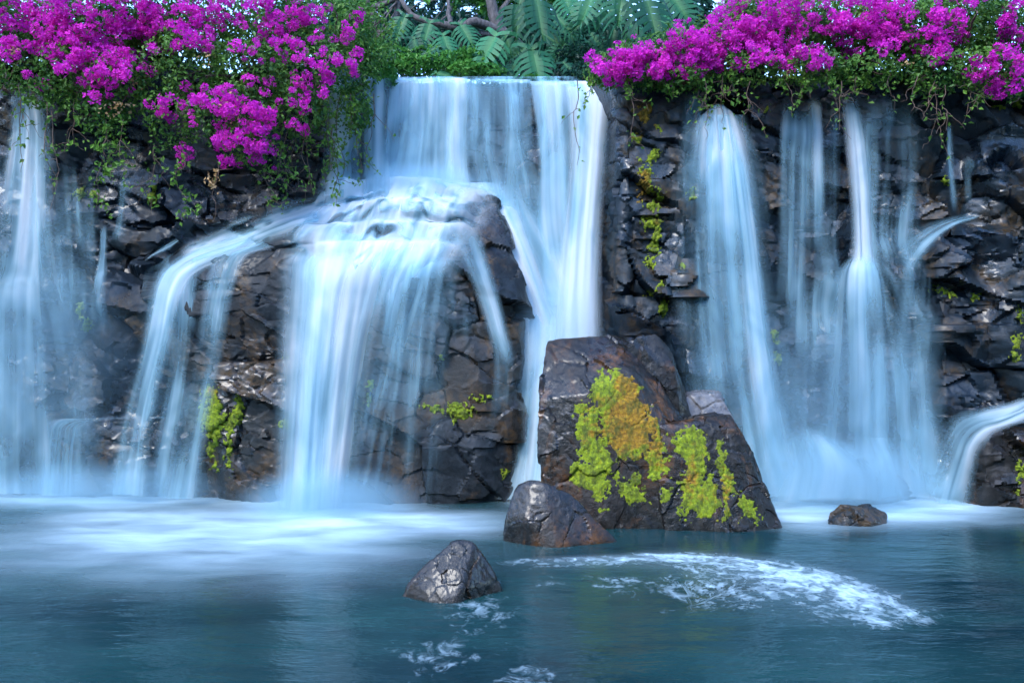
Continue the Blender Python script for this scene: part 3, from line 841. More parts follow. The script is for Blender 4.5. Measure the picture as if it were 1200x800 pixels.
sheet(w, [([(352, 282, 11.2), (420, 274, 11.2), (505, 270, 11.2)], .7), ([(342, 294, 10.98), (415, 290, 10.98), (492, 286, 11.0)], .95), ([(337, 312, 10.80), (405, 310, 10.78), (478, 306, 10.84)], 1.0), ([(335, 345, 10.66), (400, 345, 10.62), (462, 340, 10.72)], .95),
          ([(332, 410, 10.55), (390, 410, 10.5), (446, 405, 10.58)], .75), ([(329, 500, 10.48), (380, 500, 10.44), (432, 500, 10.5)], .7), ([(322, 606, 10.42), (370, 606, 10.38), (418, 606, 10.42)], .85)], 60, 150, edge=(.16, .4), top=.12, seed=10)
sheet(w, [([(350, 292, 10.9), (392, 288, 10.9), (440, 284, 10.95)], .5), ([(346, 312, 10.72), (385, 310, 10.7), (428, 308, 10.76)], .8), ([(346, 350, 10.58), (378, 350, 10.56), (412, 350, 10.6)], .8), ([(342, 450, 10.46), (370, 450, 10.44), (400, 450, 10.46)], .7), ([(336, 606, 10.36), (362, 606, 10.34), (392, 606, 10.36)], .85)], 44, 130, edge=(.35, .4), top=.15, off=.06, seed=11)
sheet(w, [([(430, 290, 11.05), (490, 276, 11.1), (548, 272, 11.25)], .6), ([(420, 310, 10.82), (485, 300, 10.88), (544, 296, 11.05)], .75), ([(410, 345, 10.72), (470, 335, 10.78), (530, 325, 10.95)], .45), ([(400, 430, 10.62), (450, 420, 10.68), (500, 410, 10.85)], .2), ([(392, 520, 10.56), (430, 520, 10.6), (470, 500, 10.75)], .12), ([(380, 606, 10.5), (415, 606, 10.55), (445, 606, 10.7)], .2)], 60, 130, edge=(.2, .3), top=.08, bot=.1, seed=45)
sheet(w, [row(440, 545, 296, 11.0, .75), row(435, 535, 330, 10.8, .5), row(425, 525, 420, 10.7, .22), row(415, 520, 520, 10.65, .08), row(405, 515, 600, 10.6, .02)], 60, 120, cling=True, edge=(.05, .25), top=.06, bot=.2, seed=12, gap=.04)

w = fall("slender stream running down the right shoulder of the buttress beside the boulder", (0.0, 11.2, 2.0), "cascades over rocks")
sheet(w, [row(520, 590, 214, 12.4, 1.0), row(552, 606, 240, 12.1, .9), row(580, 625, 290, 11.8, .9), row(600, 645, 345, 11.7, .9), row(604, 672, 410, 11.6, .95), row(600, 670, 480, 11.4, .8), row(596, 660, 540, 11.1, .85), row(585, 660, 585, 10.9, .9)], 44, 140, edge=(.28, .28), seed=13)
sheet(w, [row(610, 690, 330, 11.95, .8), row(612, 690, 400, 11.6, 1.0), row(606, 680, 470, 11.3, .8), row(600, 665, 560, 11.0, .7), row(590, 665, 590, 10.9, .8)], 40, 110, edge=(.3, .3), top=.25, seed=14, off=.05)
sheet(w, [row(520, 560, 262, 11.4, .7), row(552, 580, 330, 11.1, .75), row(570, 595, 385, 10.98, .7), row(578, 606, 440, 10.95, .45), row(562, 602, 560, 10.9, .25)], 26, 110, cling=True, edge=(.3, .3), top=.1, bot=.5, seed=15, gap=.04)
sheet(w, [row(486, 552, 300, 11.2, .3), row(500, 556, 400, 11.0, .08), row(505, 560, 500, 10.95, .0), row(508, 560, 590, 10.9, -.05)], 40, 100, cling=True, edge=(.2, .2), top=.1, seed=16, gap=.03)

# left streams over the buttress shoulder
w = fall("twin streams arching off the left shoulder of the rock buttress", (-4.3, 11.0, 1.6), "cascades over rocks")
sheet(w, [([(402, 236, 12.5), (420, 248, 12.2)], .9), ([(330, 258, 11.7), (352, 276, 11.5)], .8), ([(255, 280, 11.35), (282, 302, 11.1)], .85), ([(205, 302, 11.15), (235, 318, 10.98)], .95), ([(180, 330, 11.05), (216, 345, 10.88)], .95),
          ([(165, 400, 10.95), (203, 405, 10.8)], .65), ([(142, 490, 10.9), (184, 490, 10.75)], .5), ([(122, 578, 10.88), (178, 582, 10.7)], .5)], 36, 170, edge=(.25, .3), seed=17)
sheet(w, [([(330, 262, 11.5), (345, 280, 11.3)], .6), ([(280, 280, 11.2), (318, 292, 11.0)], .7), ([(252, 300, 11.0), (290, 302, 10.88)], .75), ([(240, 340, 10.88), (275, 340, 10.8)], .75),
          ([(227, 420, 10.8), (260, 420, 10.72)], .4), ([(208, 500, 10.75), (244, 500, 10.65)], .32), ([(190, 584, 10.7), (232, 584, 10.6)], .4)], 30, 150, edge=(.28, .3), seed=18)
sheet(w, [([(180, 300, 11.9), (262, 262, 12.0)], .3), ([(178, 315, 11.4), (290, 285, 11.3)], .45), ([(172, 335, 11.1), (255, 320, 11.0)], .5), ([(160, 420, 11.0), (250, 420, 10.9)], .25), ([(120, 578, 10.95), (235, 584, 10.8)], .2)], 50, 120, edge=(.15, .2), top=.15, seed=19, off=-.03)
sheet(w, [([(178, 312, 12.0), (200, 290, 12.1)], .5), ([(205, 296, 11.9), (240, 268, 12.2)], .3), ([(250, 272, 12.0), (330, 244, 12.3)], .35), ([(300, 262, 12.1), (395, 232, 12.4)], .6)], 30, 60, cling=2, edge=(.2, .2), top=.1, seed=20)

# water sliding over the sloping shoulder before it breaks off
sheet(w, [([(405, 228, 12.6), (412, 240, 12.3), (408, 258, 11.7)], 1.0), ([(360, 240, 12.3), (368, 254, 11.9), (362, 276, 11.4)], .8), ([(310, 254, 12.0), (318, 268, 11.6), (312, 288, 11.2)], .65), ([(258, 272, 11.8), (266, 286, 11.4), (262, 304, 11.05)], .7), ([(208, 294, 11.6), (214, 304, 11.3), (222, 322, 11.0)], .75)], 40, 120, cling=True, edge=(.25, .25), bot=.1, seed=49, gap=.04, smooth=8, holes=.5)

# left wall
w = fall("tall misty waterfall at the far left edge beneath the bougainvillea", (-7.2, 11.5, 2.5))
sheet(w, [row(18, 58, 108, 11.75, .7), row(14, 60, 150, 11.55, .8), row(2, 62, 230, 11.45, .7), row(-10, 62, 310, 11.4, .75), row(-24, 66, 342, 11.3, .75), row(-30, 72, 420, 11.2, .5), row(-36, 80, 578, 11.15, .45)], 44, 130, cling=True, edge=(.2, .3), top=.05, seed=21, gap=.08, smooth=40)
sheet(w, [row(-60, 50, 120, 11.7, .2), row(-60, 66, 220, 11.5, .2), row(-70, 80, 320, 11.35, .2), row(-70, 104, 430, 11.25, .15), row(-70, 115, 578, 11.15, .15)], 70, 110, cling=True, edge=(.1, .2), top=.1, seed=22, gap=.05, smooth=20)
sheet(w, [row(50, 112, 180, 11.7, .0), row(55, 116, 260, 11.5, .1), row(60, 118, 330, 11.4, .05), row(60, 120, 420, 11.3, -.1)], 40, 90, cling=True, edge=(.2, .3), top=.2, bot=.3, seed=23, gap=.04)

w = fall("thin trickle down the shaded left cliff beneath the hanging flowers", (-5.4, 11.6, 3.0), "thin trickles")
sheet(w, [row(140, 168, 205, 11.7, .5), row(138, 156, 222, 11.6, .6), row(136, 150, 255, 11.55, .5), row(126, 148, 285, 11.5, .4)], 16, 50, cling=True, edge=(.35, .35), top=.15, bot=.2, seed=24)
sheet(w, [row(118, 126, 262, 11.5, .7), row(116, 125, 300, 11.45, .6), row(110, 126, 330, 11.35, .7), row(104, 130, 400, 11.3, .3)], 14, 60, cling=True, edge=(.35, .35), top=.1, bot=.3, seed=25)

w = fall("short spill dropping off the low ledge at the far left", (-6.0, 11.2, 0.4), "cascades over rocks")
sheet(w, [([(70, 486, 11.9), (250, 484, 11.9)], .45), ([(66, 489, 11.5), (245, 487, 11.5)], .55), ([(58, 497, 11.28), (120, 492, 11.3)], .75), ([(54, 520, 11.2), (100, 515, 11.2)], .6), ([(46, 580, 11.15), (100, 580, 11.15)], .5)], 40, 80, cling=True, edge=(.15, .35), top=.2, seed=26, gap=.03)

# right wall
w = fall("broad arching waterfall right of the mossy pillar", (2.8, 11.3, 2.5))
sheet(w, [([(828, 134, 11.85), (842, 120, 11.8), (858, 134, 11.85)], .5), ([(817, 144, 11.5), (842, 128, 11.42), (868, 144, 11.5)], .95), row(812, 878, 160, 11.3, 1.0), row(806, 892, 220, 11.2, .5), row(806, 906, 320, 11.12, .32), row(810, 922, 430, 11.05, .28), row(818, 942, 530, 11.0, .4), row(818, 968, 582, 10.9, .6)], 54, 150, edge=(.26, .28), seed=27, top=.07)
sheet(w, [row(815, 870, 136, 11.4, .5), row(796, 888, 200, 11.3, .4), row(792, 905, 320, 11.2, .42), row(798, 925, 450, 11.1, .42), row(808, 955, 575, 11.0, .6)], 60, 120, edge=(.2, .2), seed=28, off=.06)
sheet(w, [row(846, 868, 150, 11.25, .5), row(858, 885, 260, 11.12, .7), row(868, 900, 380, 11.05, .6), row(884, 925, 520, 10.95, .8), row(890, 950, 580, 10.9, .9)], 26, 120, edge=(.35, .35), top=.15, seed=29, off=.1)
sheet(w, [row(798, 830, 112, 11.75, .35), row(796, 822, 160, 11.5, .15), row(792, 818, 250, 11.4, .05)], 26, 60, cling=True, edge=(.25, .25), top=.1, bot=.3, seed=30)

w = fall("veil of thin strands over dark rock between the two right falls", (4.2, 11.6, 2.8))
sheet(w, [row(912, 985, 108, 11.8, .25), row(912, 985, 180, 11.65, .28), row(910, 985, 300, 11.5, .25), row(905, 985, 420, 11.4, .15), row(900, 985, 575, 11.3, .25)], 60, 120, cling=True, edge=(.12, .12), top=.1, seed=31, gap=.04)
sheet(w, [row(948, 962, 112, 11.75, .7), row(950, 966, 200, 11.6, .6), row(950, 966, 300, 11.45, .4)], 14, 70, cling=True, edge=(.35, .35), top=.1, bot=.2, seed=32)

w = fall("bright waterfall striking a step and fanning out on the right", (4.6, 11.3, 2.5))
sheet(w, [row(986, 1004, 104, 11.8, .4), row(990, 1014, 150, 11.55, .85), row(996, 1022, 220, 11.42, .95), row(998, 1026, 285, 11.36, .85), row(994, 1034, 330, 11.26, .8), row(994, 1044, 420, 11.14, .5)], 26, 120, edge=(.32, .32), top=.10, bot=.35, seed=33)
sheet(w, [([(996, 296, 11.46), (1012, 292, 11.40), (1028, 296, 11.46)], .3), ([(978, 316, 11.34), (1012, 306, 11.28), (1046, 318, 11.34)], .7), ([(966, 340, 11.24), (1013, 330, 11.18), (1062, 342, 11.24)], .62), ([(956, 420, 11.12), (1016, 420, 11.08), (1080, 420, 11.12)], .45),
          ([(944, 500, 11.04), (1018, 500, 11.0), (1098, 500, 11.04)], .42), ([(930, 582, 10.94), (1020, 582, 10.9), (1112, 582, 10.94)], .6)], 60, 130, edge=(.28, .28), top=.10, seed=34)
sheet(w, [row(1004, 1076, 112, 11.8, .25), row(1004, 1080, 200, 11.6, .22), row(1004, 1070, 300, 11.5, .3), row(1006, 1095, 420, 11.2, .32), row(1006, 1110, 575, 11.0, .5)], 50, 110, cling=True, edge=(.15, .25), top=.1, seed=35)

w = fall("pale stream sliding off the right-hand ledge and down its side", (5.6, 11.2, 2.5), "cascades over rocks")
sheet(w, [([(1152, 248, 11.35), (1150, 254, 11.2)], .35), ([(1120, 253, 11.2), (1118, 266, 11.12)], .5), ([(1092, 261, 11.18), (1096, 284, 11.06)], .42), ([(1066, 274, 11.18), (1080, 306, 11.06)], .4), ([(1046, 292, 11.18), (1066, 332, 11.08)], .3), ([(1030, 320, 11.18), (1052, 362, 11.1)], .2)], 34, 80, edge=(.3, .3), top=.08, bot=.5, seed=36)
sheet(w, [row(1060, 1098, 276, 11.15, .1), row(1050, 1096, 360, 11.08, .12), row(1040, 1098, 460, 11.02, .1), row(1030, 1106, 578, 10.97, .3)], 30, 90, edge=(.3, .3), top=.15, seed=48)

w = fall("thin trickles down the dark cliff at the far right", (6.5, 11.4, 3.5), "thin trickles")
sheet(w, [row(1108, 1116, 145, 11.6, .6), row(1108, 1118, 190, 11.5, .5), row(1112, 1124, 250, 11.4, .3)], 12, 50, cling=True, edge=(.35, .35), top=.1, bot=.2, seed=37)
sheet(w, [row(1128, 1136, 180, 11.6, .3), row(1130, 1140, 240, 11.5, .3)], 12, 40, cling=True, edge=(.35, .35), top=.2, bot=.2, seed=38)
w = fall("short smooth stream pouring over the outcrop at the right edge", (6.5, 10.8, 0.6), "cascades over rocks")
sheet(w, [([(1240, 440, 11.6), (1240, 470, 11.2)], .8), ([(1200, 460, 11.3), (1200, 484, 11.0)], .85), ([(1150, 478, 11.1), (1160, 507, 10.8)], .7), ([(1116, 490, 11.0), (1146, 528, 10.74)], .5), ([(1094, 522, 10.96), (1142, 556, 10.68)], .3), ([(1066, 584, 10.92), (1138, 594, 10.64)], .4)],
      34, 110, cling=True, edge=(.25, .3), seed=40, gap=.03, smooth=8)

w = fall("foaming cascade spreading over drowned rocks below the right falls", (4.3, 10.8, 0.4), "cascades over rocks")
sheet(w, [([(912, 496, 11.0), (950, 496, 10.9), (985, 508, 11.0)], .2), ([(900, 518, 10.85), (955, 508, 10.75), (1010, 532, 10.85)], .55), ([(890, 560, 10.75), (975, 545, 10.6), (1060, 570, 10.7)], .7), ([(880, 596, 10.6), (970, 588, 10.4), (1080, 592, 10.5)], .8)],
      60, 80, cling=True, edge=(.3, .3), top=.35, bot=.06, seed=41, gap=.12, smooth=14)
# ------------------------------------------------------------------ pool surface
pxx = np.concatenate([np.linspace(-40, -9.2, 16), np.arange(-9, 9, 0.045), np.linspace(9.2, 40, 16)])
pyy = np.concatenate([np.linspace(-24, 2.2, 14), np.arange(2.5, 12.9, 0.04)])
X, Y = np.meshgrid(pxx, pyy)
def at_water(x, y):
    Yd = 2.2 * FOC / (y - 400.0)
    return (x - 600) / FOC * Yd, Yd
veil = np.zeros_like(X)
for (cx, cy, sx, sy, a) in [(130, 586, 2.2, .35, .85), (40, 580, 1.6, .25, .8), (170, 606, 1.1, .45, .75), (330, 622, 1.5, .55, .8), (390, 606, .75, .45, 1.1), (470, 610, .9, .40, .65), (560, 612, .7, .5, .35),
                            (260, 640, 2.0, .8, .45), (120, 625, 1.5, .6, .35), (330, 662, 2.0, .8, .15), (960, 590, .8, .35, 1.1), (1020, 582, 1.5, .25, 1.0), (1040, 600, 1.0, .28, .6), (1130, 592, 1.0, .22, .6), (900, 596, .5, .4, .8),
                            (935, 612, .35, .4, .4), (640, 585, .5, .5, .8), (1080, 610, 1.6, .3, .25), (70, 650, 2.0, .7, .12), (1010, 586, 1.7, .8, 1.0), (930, 590, .9, .7, .9), (120, 582, 2.4, .5, .5), (390, 592, 1.0, .6, .8)]:
    wx, wy = at_water(cx, cy)
    veil += a * np.exp(-((X - wx) / sx) ** 2 - ((Y - wy) / (sy * 1.35)) ** 2)
veil = 0.86 * (1 - np.exp(-1.15 * np.clip(veil - 0.04, 0, None) ** 1.2))

# swirl of foam
arc = np.array([at_water(*p) for p in [(600, 657), (700, 654), (800, 652), (900, 664), (980, 686), (1050, 716), (1120, 752)]])
arc = np.array([[a, b, 0] for a, b in arc]); AC = catmull(arc, 160)[:, :2]
al = np.concatenate([[0], np.cumsum(np.linalg.norm(np.diff(AC, axis=0), axis=1))])
foam = np.zeros(X.size)
UVF = np.stack([X.ravel() * 0.9, Y.ravel() * 0.45], -1)
sel = np.where((np.abs(X.ravel() - 1.2) < 4) & (Y.ravel() < 9.6) & (Y.ravel() > 3))[0]
Q = np.stack([X.ravel()[sel], Y.ravel()[sel]], -1)
best = np.full(len(Q), 1e9); bi = np.zeros(len(Q), int)
for k in range(len(AC)):
    dd = ((Q - AC[k]) ** 2).sum(1); m = dd < best; best[m] = dd[m]; bi[m] = k
dist = np.sqrt(best); s_ = al[bi] / al[-1]
tan = np.gradient(AC, axis=0); side = np.sign(tan[bi, 0] * (Q[:, 1] - AC[bi, 1]) - tan[bi, 1] * (Q[:, 0] - AC[bi, 0]))
wd = np.interp(s_, [0, .25, .45, .65, .85, 1], [.16, .26, .55, .78, .62, .40])
inner = np.where(side < 0, 1.7, 0.6)
amt = np.interp(s_, [0, .1, .4, .7, .9, 1], [.8, 1.05, 1.15, 1.22, 1.05, .5])
foam[sel] = amt * (1 - sst(s_, .90, .995)) * np.exp(-(dist / (wd * inner)) ** 2)
veil.ravel()[sel] += 0.16 * np.interp(s_, [0, .15, .7, .93], [0, 1, 1, 0]) * np.exp(-(dist / (wd * inner * 0.8)) ** 2)
near = dist < 1.5 * wd * inner
UVF[sel[near]] = np.stack([al[bi] * 1.0, dist * side * 0.7 + 3], -1)[near]
for v_, f_ in BIG + [g2, g3, g4]:
    wl = v_[np.abs(v_[:, 2]) < 0.03][::3, :2]
    if not len(wl): continue
    x0, y0 = wl.min(0) - .3; x1, y1 = wl.max(0) + .3
    s2 = np.where((X.ravel() > x0) & (X.ravel() < x1) & (Y.ravel() > y0) & (Y.ravel() < y1))[0]
    q2 = np.stack([X.ravel()[s2], Y.ravel()[s2]], -1)
    dm = np.full(len(q2), 9.0)
    for k in range(0, len(wl), 200):
        dm = np.minimum(dm, np.sqrt(((q2[:, None] - wl[None, k:k + 200]) ** 2).sum(2)).min(1))
    foam[s2] = np.maximum(foam[s2], 0.62 * np.exp(-(dm / 0.10) ** 2))
foam = foam.reshape(X.shape)
for (cx, cy, sx, sy, a) in [(830, 690, .9, .8, .95), (930, 690, .8, .7, .95), (560, 715, .45, .9, .78), (525, 765, .6, .5, .8), (620, 790, .4, .25, .85), (740, 685, .8, .6, .8), (650, 690, .7, .6, .6), (600, 665, .4, .3, .55), (690, 700, .8, .5, .35), (540, 700, .5, .4, .45), (480, 790, .4, .3, .4),
                            (800, 600, .8, .15, .3), (730, 622, .6, .2, .45)]:
    wx, wy = at_water(cx, cy)
    foam = np.maximum(foam, a * np.exp(-((X - wx) / sx) ** 2 - ((Y - wy) / sy) ** 2))
Zw = 0.012 * fbm(np.stack([X.ravel() * 0.8, Y.ravel() * 1.6, X.ravel() * 0], -1), 5, 3).reshape(X.shape) + 0.05 * veil * (0.6 + fbm(np.stack([X.ravel() * 2, Y.ravel() * 3, X.ravel() * 0 + 4], -1), 9, 3).reshape(X.shape))
V = np.stack([X, Y, Zw], -1).reshape(-1, 3)
pool = obj("pool_water", mesh("pool_water", V, grid_faces(*X.shape), {"foam": foam.ravel(), "veil": veil.ravel()}, UVF), POOL)
tag(pool, "dark teal pool with silky white foam below the falls", None, None, "structure")

# stream feeding the main fall from above
xs_ = np.linspace(-2.1, 1.6, 30); ys_ = np.linspace(12.75, 30, 60)
X, Y = np.meshgrid(xs_, ys_)
V = np.stack([X, Y, 6.33 + 0.01 * np.sin(X * 5 + Y * 3)], -1).reshape(-1, 3)
st = obj("stream_water", mesh("stream_water", V, grid_faces(*X.shape), {"foam": np.zeros(X.size), "veil": np.zeros(X.size) + 0.1}, V[:, :2]), POOL)
tag(st, "shallow stream feeding the main fall from above the cliff", None, None, "structure")

# ------------------------------------------------------------------ leaves, flowers, stems
def rand_dirs(n):
    v = RNG.normal(size=(n, 3)); return v / np.linalg.norm(v, axis=1, keepdims=True)

def leaves_mesh(name, pos, nrm, size, aspect=0.55, tint=None, droop=0.0):
    """folded four-corner leaves, two triangles each"""
    n = len(pos)
    nrm = nrm / (np.linalg.norm(nrm, axis=1, keepdims=True) + 1e-9)
    t = np.cross(nrm, rand_dirs(n)); t /= np.linalg.norm(t, axis=1, keepdims=True) + 1e-9
    t[:, 2] -= droop; t /= np.linalg.norm(t, axis=1, keepdims=True)
    b = np.cross(nrm, t); b /= np.linalg.norm(b, axis=1, keepdims=True) + 1e-9
    s = (size * RNG.uniform(0.65, 1.25, n))[:, None]
    fold = nrm * s * 0.16
    A = pos - t * s * 0.5
    Lf = pos - t * s * 0.06 + b * s * aspect * 0.5 + fold
    Tp = pos + t * s * 0.5 - nrm * s * 0.10
    Rt = pos - t * s * 0.06 - b * s * aspect * 0.5 + fold
    V = np.stack([A, Lf, Tp, Rt], 1).reshape(-1, 3)
    i = np.arange(n)[:, None] * 4
    F = np.concatenate([i + [0, 2, 1], i + [0, 3, 2]], 1).reshape(-1, 3)
    ti = RNG.uniform(0, 1, n) if tint is None else np.clip(tint, 0, 1)
    return mesh(name, V, F, {"tint": np.repeat(ti, 4)}, smooth=False)

def tube(paths, sides=5):
    """paths: list of (points, r0, r1) -> V,F joined"""
    VV, FF, o = [], [], 0
    for pts, r0, r1 in paths:
        pts = np.asarray(pts, float); n = len(pts)
        tg = np.gradient(pts, axis=0); tg /= np.linalg.norm(tg, axis=1, keepdims=True) + 1e-9
        ref = np.array([0.3, 0.9, 0.2])
        a = np.cross(tg, ref); a /= np.linalg.norm(a, axis=1, keepdims=True) + 1e-9
        b = np.cross(tg, a)
        r = np.linspace(r0, r1, n)[:, None, None]
        th = np.linspace(0, 2 * math.pi, sides, endpoint=False)
        ring = pts[:, None] + r * (np.cos(th)[None, :, None] * a[:, None] + np.sin(th)[None, :, None] * b[:, None])
        VV.append(ring.reshape(-1, 3))
        for i in range(n - 1):
            for k in range(sides):
                k2 = (k + 1) % sides
                FF.append([o + i * sides + k, o + i * sides + k2, o + (i + 1) * sides + k2, o + (i + 1) * sides + k])
        o += n * sides
    return np.concatenate(VV), np.array(FF)

def wander(a, b, n, amp, seed):
    t = np.linspace(0, 1, n)[:, None]
    a, b = np.asarray(a, float), np.asarray(b, float)
    p = a * (1 - t) + b * t
    L = np.linalg.norm(b - a)
    q = np.column_stack([t[:, 0] * 3 + seed * 3.3, t[:, 0] * 0 + seed, t[:, 0] * 0])
    off = np.stack([fbm(q, seed, 3), fbm(q + 40, seed + 1, 3), fbm(q + 80, seed + 2, 3)], -1)
    return p + off * amp * L * (t * (1.2 - t)) * 2

def flower_variant(k):
    n = 24
    d = rand_dirs(n); rr = RNG.uniform(0.35, 1.0, n) ** 0.6
    c = d * rr[:, None] * np.array([0.115, 0.085, 0.085])
    Vs, Fs, T = [np.zeros(3)], [], [0.2]
    o = 1
    for i in range(n):
        ax = d[i] + rand_dirs(1)[0] * 0.5; ax /= np.linalg.norm(ax)
        e1 = np.cross(ax, rand_dirs(1)[0]); e1 /= np.linalg.norm(e1); e2 = np.cross(ax, e1)
        s = RNG.uniform(0.030, 0.044)
        Vs += [c[i], c[i] * .9 + e1 * .003]; T += [.5, .3]; q = o; o += 2; Fs += [[0, q, q + 1]]
        for j in range(3):
            a = 2.094 * j + RNG.uniform(-.2, .2)
            rd = e1 * math.cos(a) + e2 * math.sin(a); sd_ = np.cross(ax, rd)
            M1 = c[i] + rd * s * 0.55 + sd_ * s * 0.42 + ax * s * 0.30; M2 = c[i] + rd * s * 0.55 - sd_ * s * 0.42 + ax * s * 0.30
            Tp = c[i] + rd * s * 1.05 + ax * s * 0.45
            Vs += [M1, Tp, M2]; Fs += [[q, o + 1, o], [q, o + 2, o + 1]]; o += 3
            T += [RNG.uniform(0, 1)] * 3
    me = mesh("flower_cluster", np.array(Vs), np.array(Fs), {"tint": np.array(T)}, smooth=False)
    me.materials.append(BRACT)
    return me
FLOW = [flower_variant(k) for k in range(8)]

def bush(label, blobs, nleaf, flower_spots, vines, leaf=0.075, seed=0, extra_flowers=30, mat=None, group="bougainvillea along the cliff top", dry=()):
    """blobs: (px, py, Y, rx, ry, rz) clumps of shoots"""
    C = np.array([px(b[0], b[1], b[2]) for b in blobs]); RR = np.array([b[3:6] for b in blobs], float)
    loc = np.array([C[:, 0].mean(), C[:, 1].max(), 6.3])
    root = empty("bougainvillea", loc)
    tag(root, label, "flowering shrub", group)
    vol = (RR[:, 0] * RR[:, 2]); pr = vol / vol.sum()
    pick = RNG.choice(len(blobs), nleaf, p=pr)
    d = rand_dirs(nleaf); rad = RNG.uniform(0.25, 1.06, nleaf) ** 0.40
    lum = 1 + 0.35 * fbm(d * 1.8 + C[pick] * 0.7, seed, 3)[:, None]
    pos = C[pick] + d * rad[:, None] * RR[pick] * lum
    nr_ = d * 0.6 + rand_dirs(nleaf) * 0.8 + np.array([0, -0.35, 0.5])
    tint = 0.35 + 0.45 * fbm(pos * 2.2, seed + 3, 3) + RNG.uniform(-.25, .35, nleaf)
    VP, VN = [], []
    tubes = []
    for k, (x, y0, y1, Y, nl) in enumerate(vines):
        a = px(x + random.uniform(-6, 6), y0, Y); b = px(x + random.uniform(-10, 10), y1, Y + random.uniform(-.1, .1))
        p = wander(a, b, 26, 0.22, seed * 31 + k)
        tubes.append((p, 0.0075, 0.0035))
        for _ in range(random.randint(2, 5)):
            i = random.randint(4, 22)
            q = wander(p[i], p[i] + np.array([random.uniform(-.3, .3), random.uniform(-.15, .1), random.uniform(-.45, .05)]), 10, 0.3, seed * 77 + k * 9 + _)
            tubes.append((q, 0.005, 0.002))
            m = nl // 6
            if m: VP.append(q[RNG.integers(3, 10, m)] + RNG.normal(size=(m, 3)) * 0.03)
        if nl:
            w8 = np.minimum(25, (26 * RNG.uniform(0, 1, nl) ** 1.4).astype(int))
            VP.append(p[w8] + RNG.normal(size=(nl, 3)) * 0.045)
    if VP:
        VP = np.concatenate(VP)
        pos = np.concatenate([pos, VP]); nr_ = np.concatenate([nr_, rand_dirs(len(VP)) + np.array([0, -.6, .4])])
        tint = np.concatenate([tint, RNG.uniform(.3, 1.1, len(VP))])
    o = obj("foliage", leaves_mesh("foliage", pos - loc, nr_, leaf, 0.62, tint, 0.35), mat or LEAF_B, root); o["kind"] = "stuff"
    # woody shoots inside
    for k in range(len(blobs)):
        a = loc + np.array([C[k, 0] - loc[0], 0.3, -0.1]) * 0.8
        p = wander(a, C[k] + RNG.normal(size=3) * RR[k] * 0.4, 16, 0.2, seed * 13 + k)
        br = [(p, 0.028, 0.010)]
        for _ in range(4):
            i = random.randint(6, 15)
            br.append((wander(p[i], C[k] + rand_dirs(1)[0] * RR[k] * 0.85, 10, 0.2, seed * 17 + k * 5 + _), 0.010, 0.004))
        v, f = tube(br, 5); obj("branch", mesh("branch", v - loc, f), TWIG, root)
    for k, tb in enumerate(tubes[:]):
        pass
    if tubes:
        # one hanging shoot = its main stem and the side twigs after it
        cur = []
        groups = []
        for tb in tubes:
            if tb[1] > 0.007 and cur: groups.append(cur); cur = []
            cur.append(tb)
        groups.append(cur)
        for g in groups:
            v, f = tube(g, 4); obj("vine", mesh("vine", v - loc, f), TWIG, root)
    # flower clusters on the outside of the clumps
    spots = []
    def surf(x, y):
        dirv = np.array([(x - 600) / FOC, 1.0, (400 - y) / FOC])
        best = None
        for c, r in zip(C, RR):
            oc = (CAM - c) / r; dv = dirv / r
            A = dv @ dv; B = 2 * oc @ dv; K = oc @ oc - 1.05
            D = B * B - 4 * A * K
            if D > 0:
                t_ = (-B - math.sqrt(D)) / (2 * A)
                if best is None or t_ < best: best = t_
        if best is None:
            k = np.argmin(((C[:, 0] / C[:, 1] * FOC + 600 - x) ** 2 + (400 - (C[:, 2] - 2.2) / C[:, 1] * FOC - y) ** 2))
            best = C[k, 1]
        return CAM + dirv * best
    for (x, y, sx, sy, n) in flower_spots:
        for _ in range(n):
            a, b = RNG.normal(size=2)
            p = surf(x + a * sx * 0.72, y + b * sy * 0.72)
            spots.append(p + RNG.normal(size=3) * np.array([.03, .10, .03]))
    for _ in range(extra_flowers):
        k = RNG.choice(len(blobs), p=pr); dd = rand_dirs(1)[0]; dd[2] = abs(dd[2]); dd[1] = abs(dd[1]) - 0.2
        spots.append(C[k] + dd * RR[k])
    for p in spots[:300]:
        f = obj("flower_cluster", FLOW[random.randrange(8)], None, root, p - loc)
        f.rotation_euler = (random.uniform(-.5, .5), random.uniform(-.5, .5), random.uniform(0, 6.28))
        s = random.choice((0.4, 0.55, 0.7, 0.85, 1.05)); f.scale = (s, s, s)
    if dry:
        DP = []
        for (x, y, sx, sy, n) in dry:
            for _ in range(n):
                a, b = RNG.normal(size=2)
                DP.append(surf(x + a * sx * .5, y + b * sy * .5) + np.array([0, -.06, 0]) + RNG.normal(size=3) * .03)
        DP = np.array(DP)
        o = obj("dried_flowers", leaves_mesh("dried_flowers", DP - loc, rand_dirs(len(DP)), 0.055, 0.8), LEAF_DRY, root); o["kind"] = "stuff"
    return root

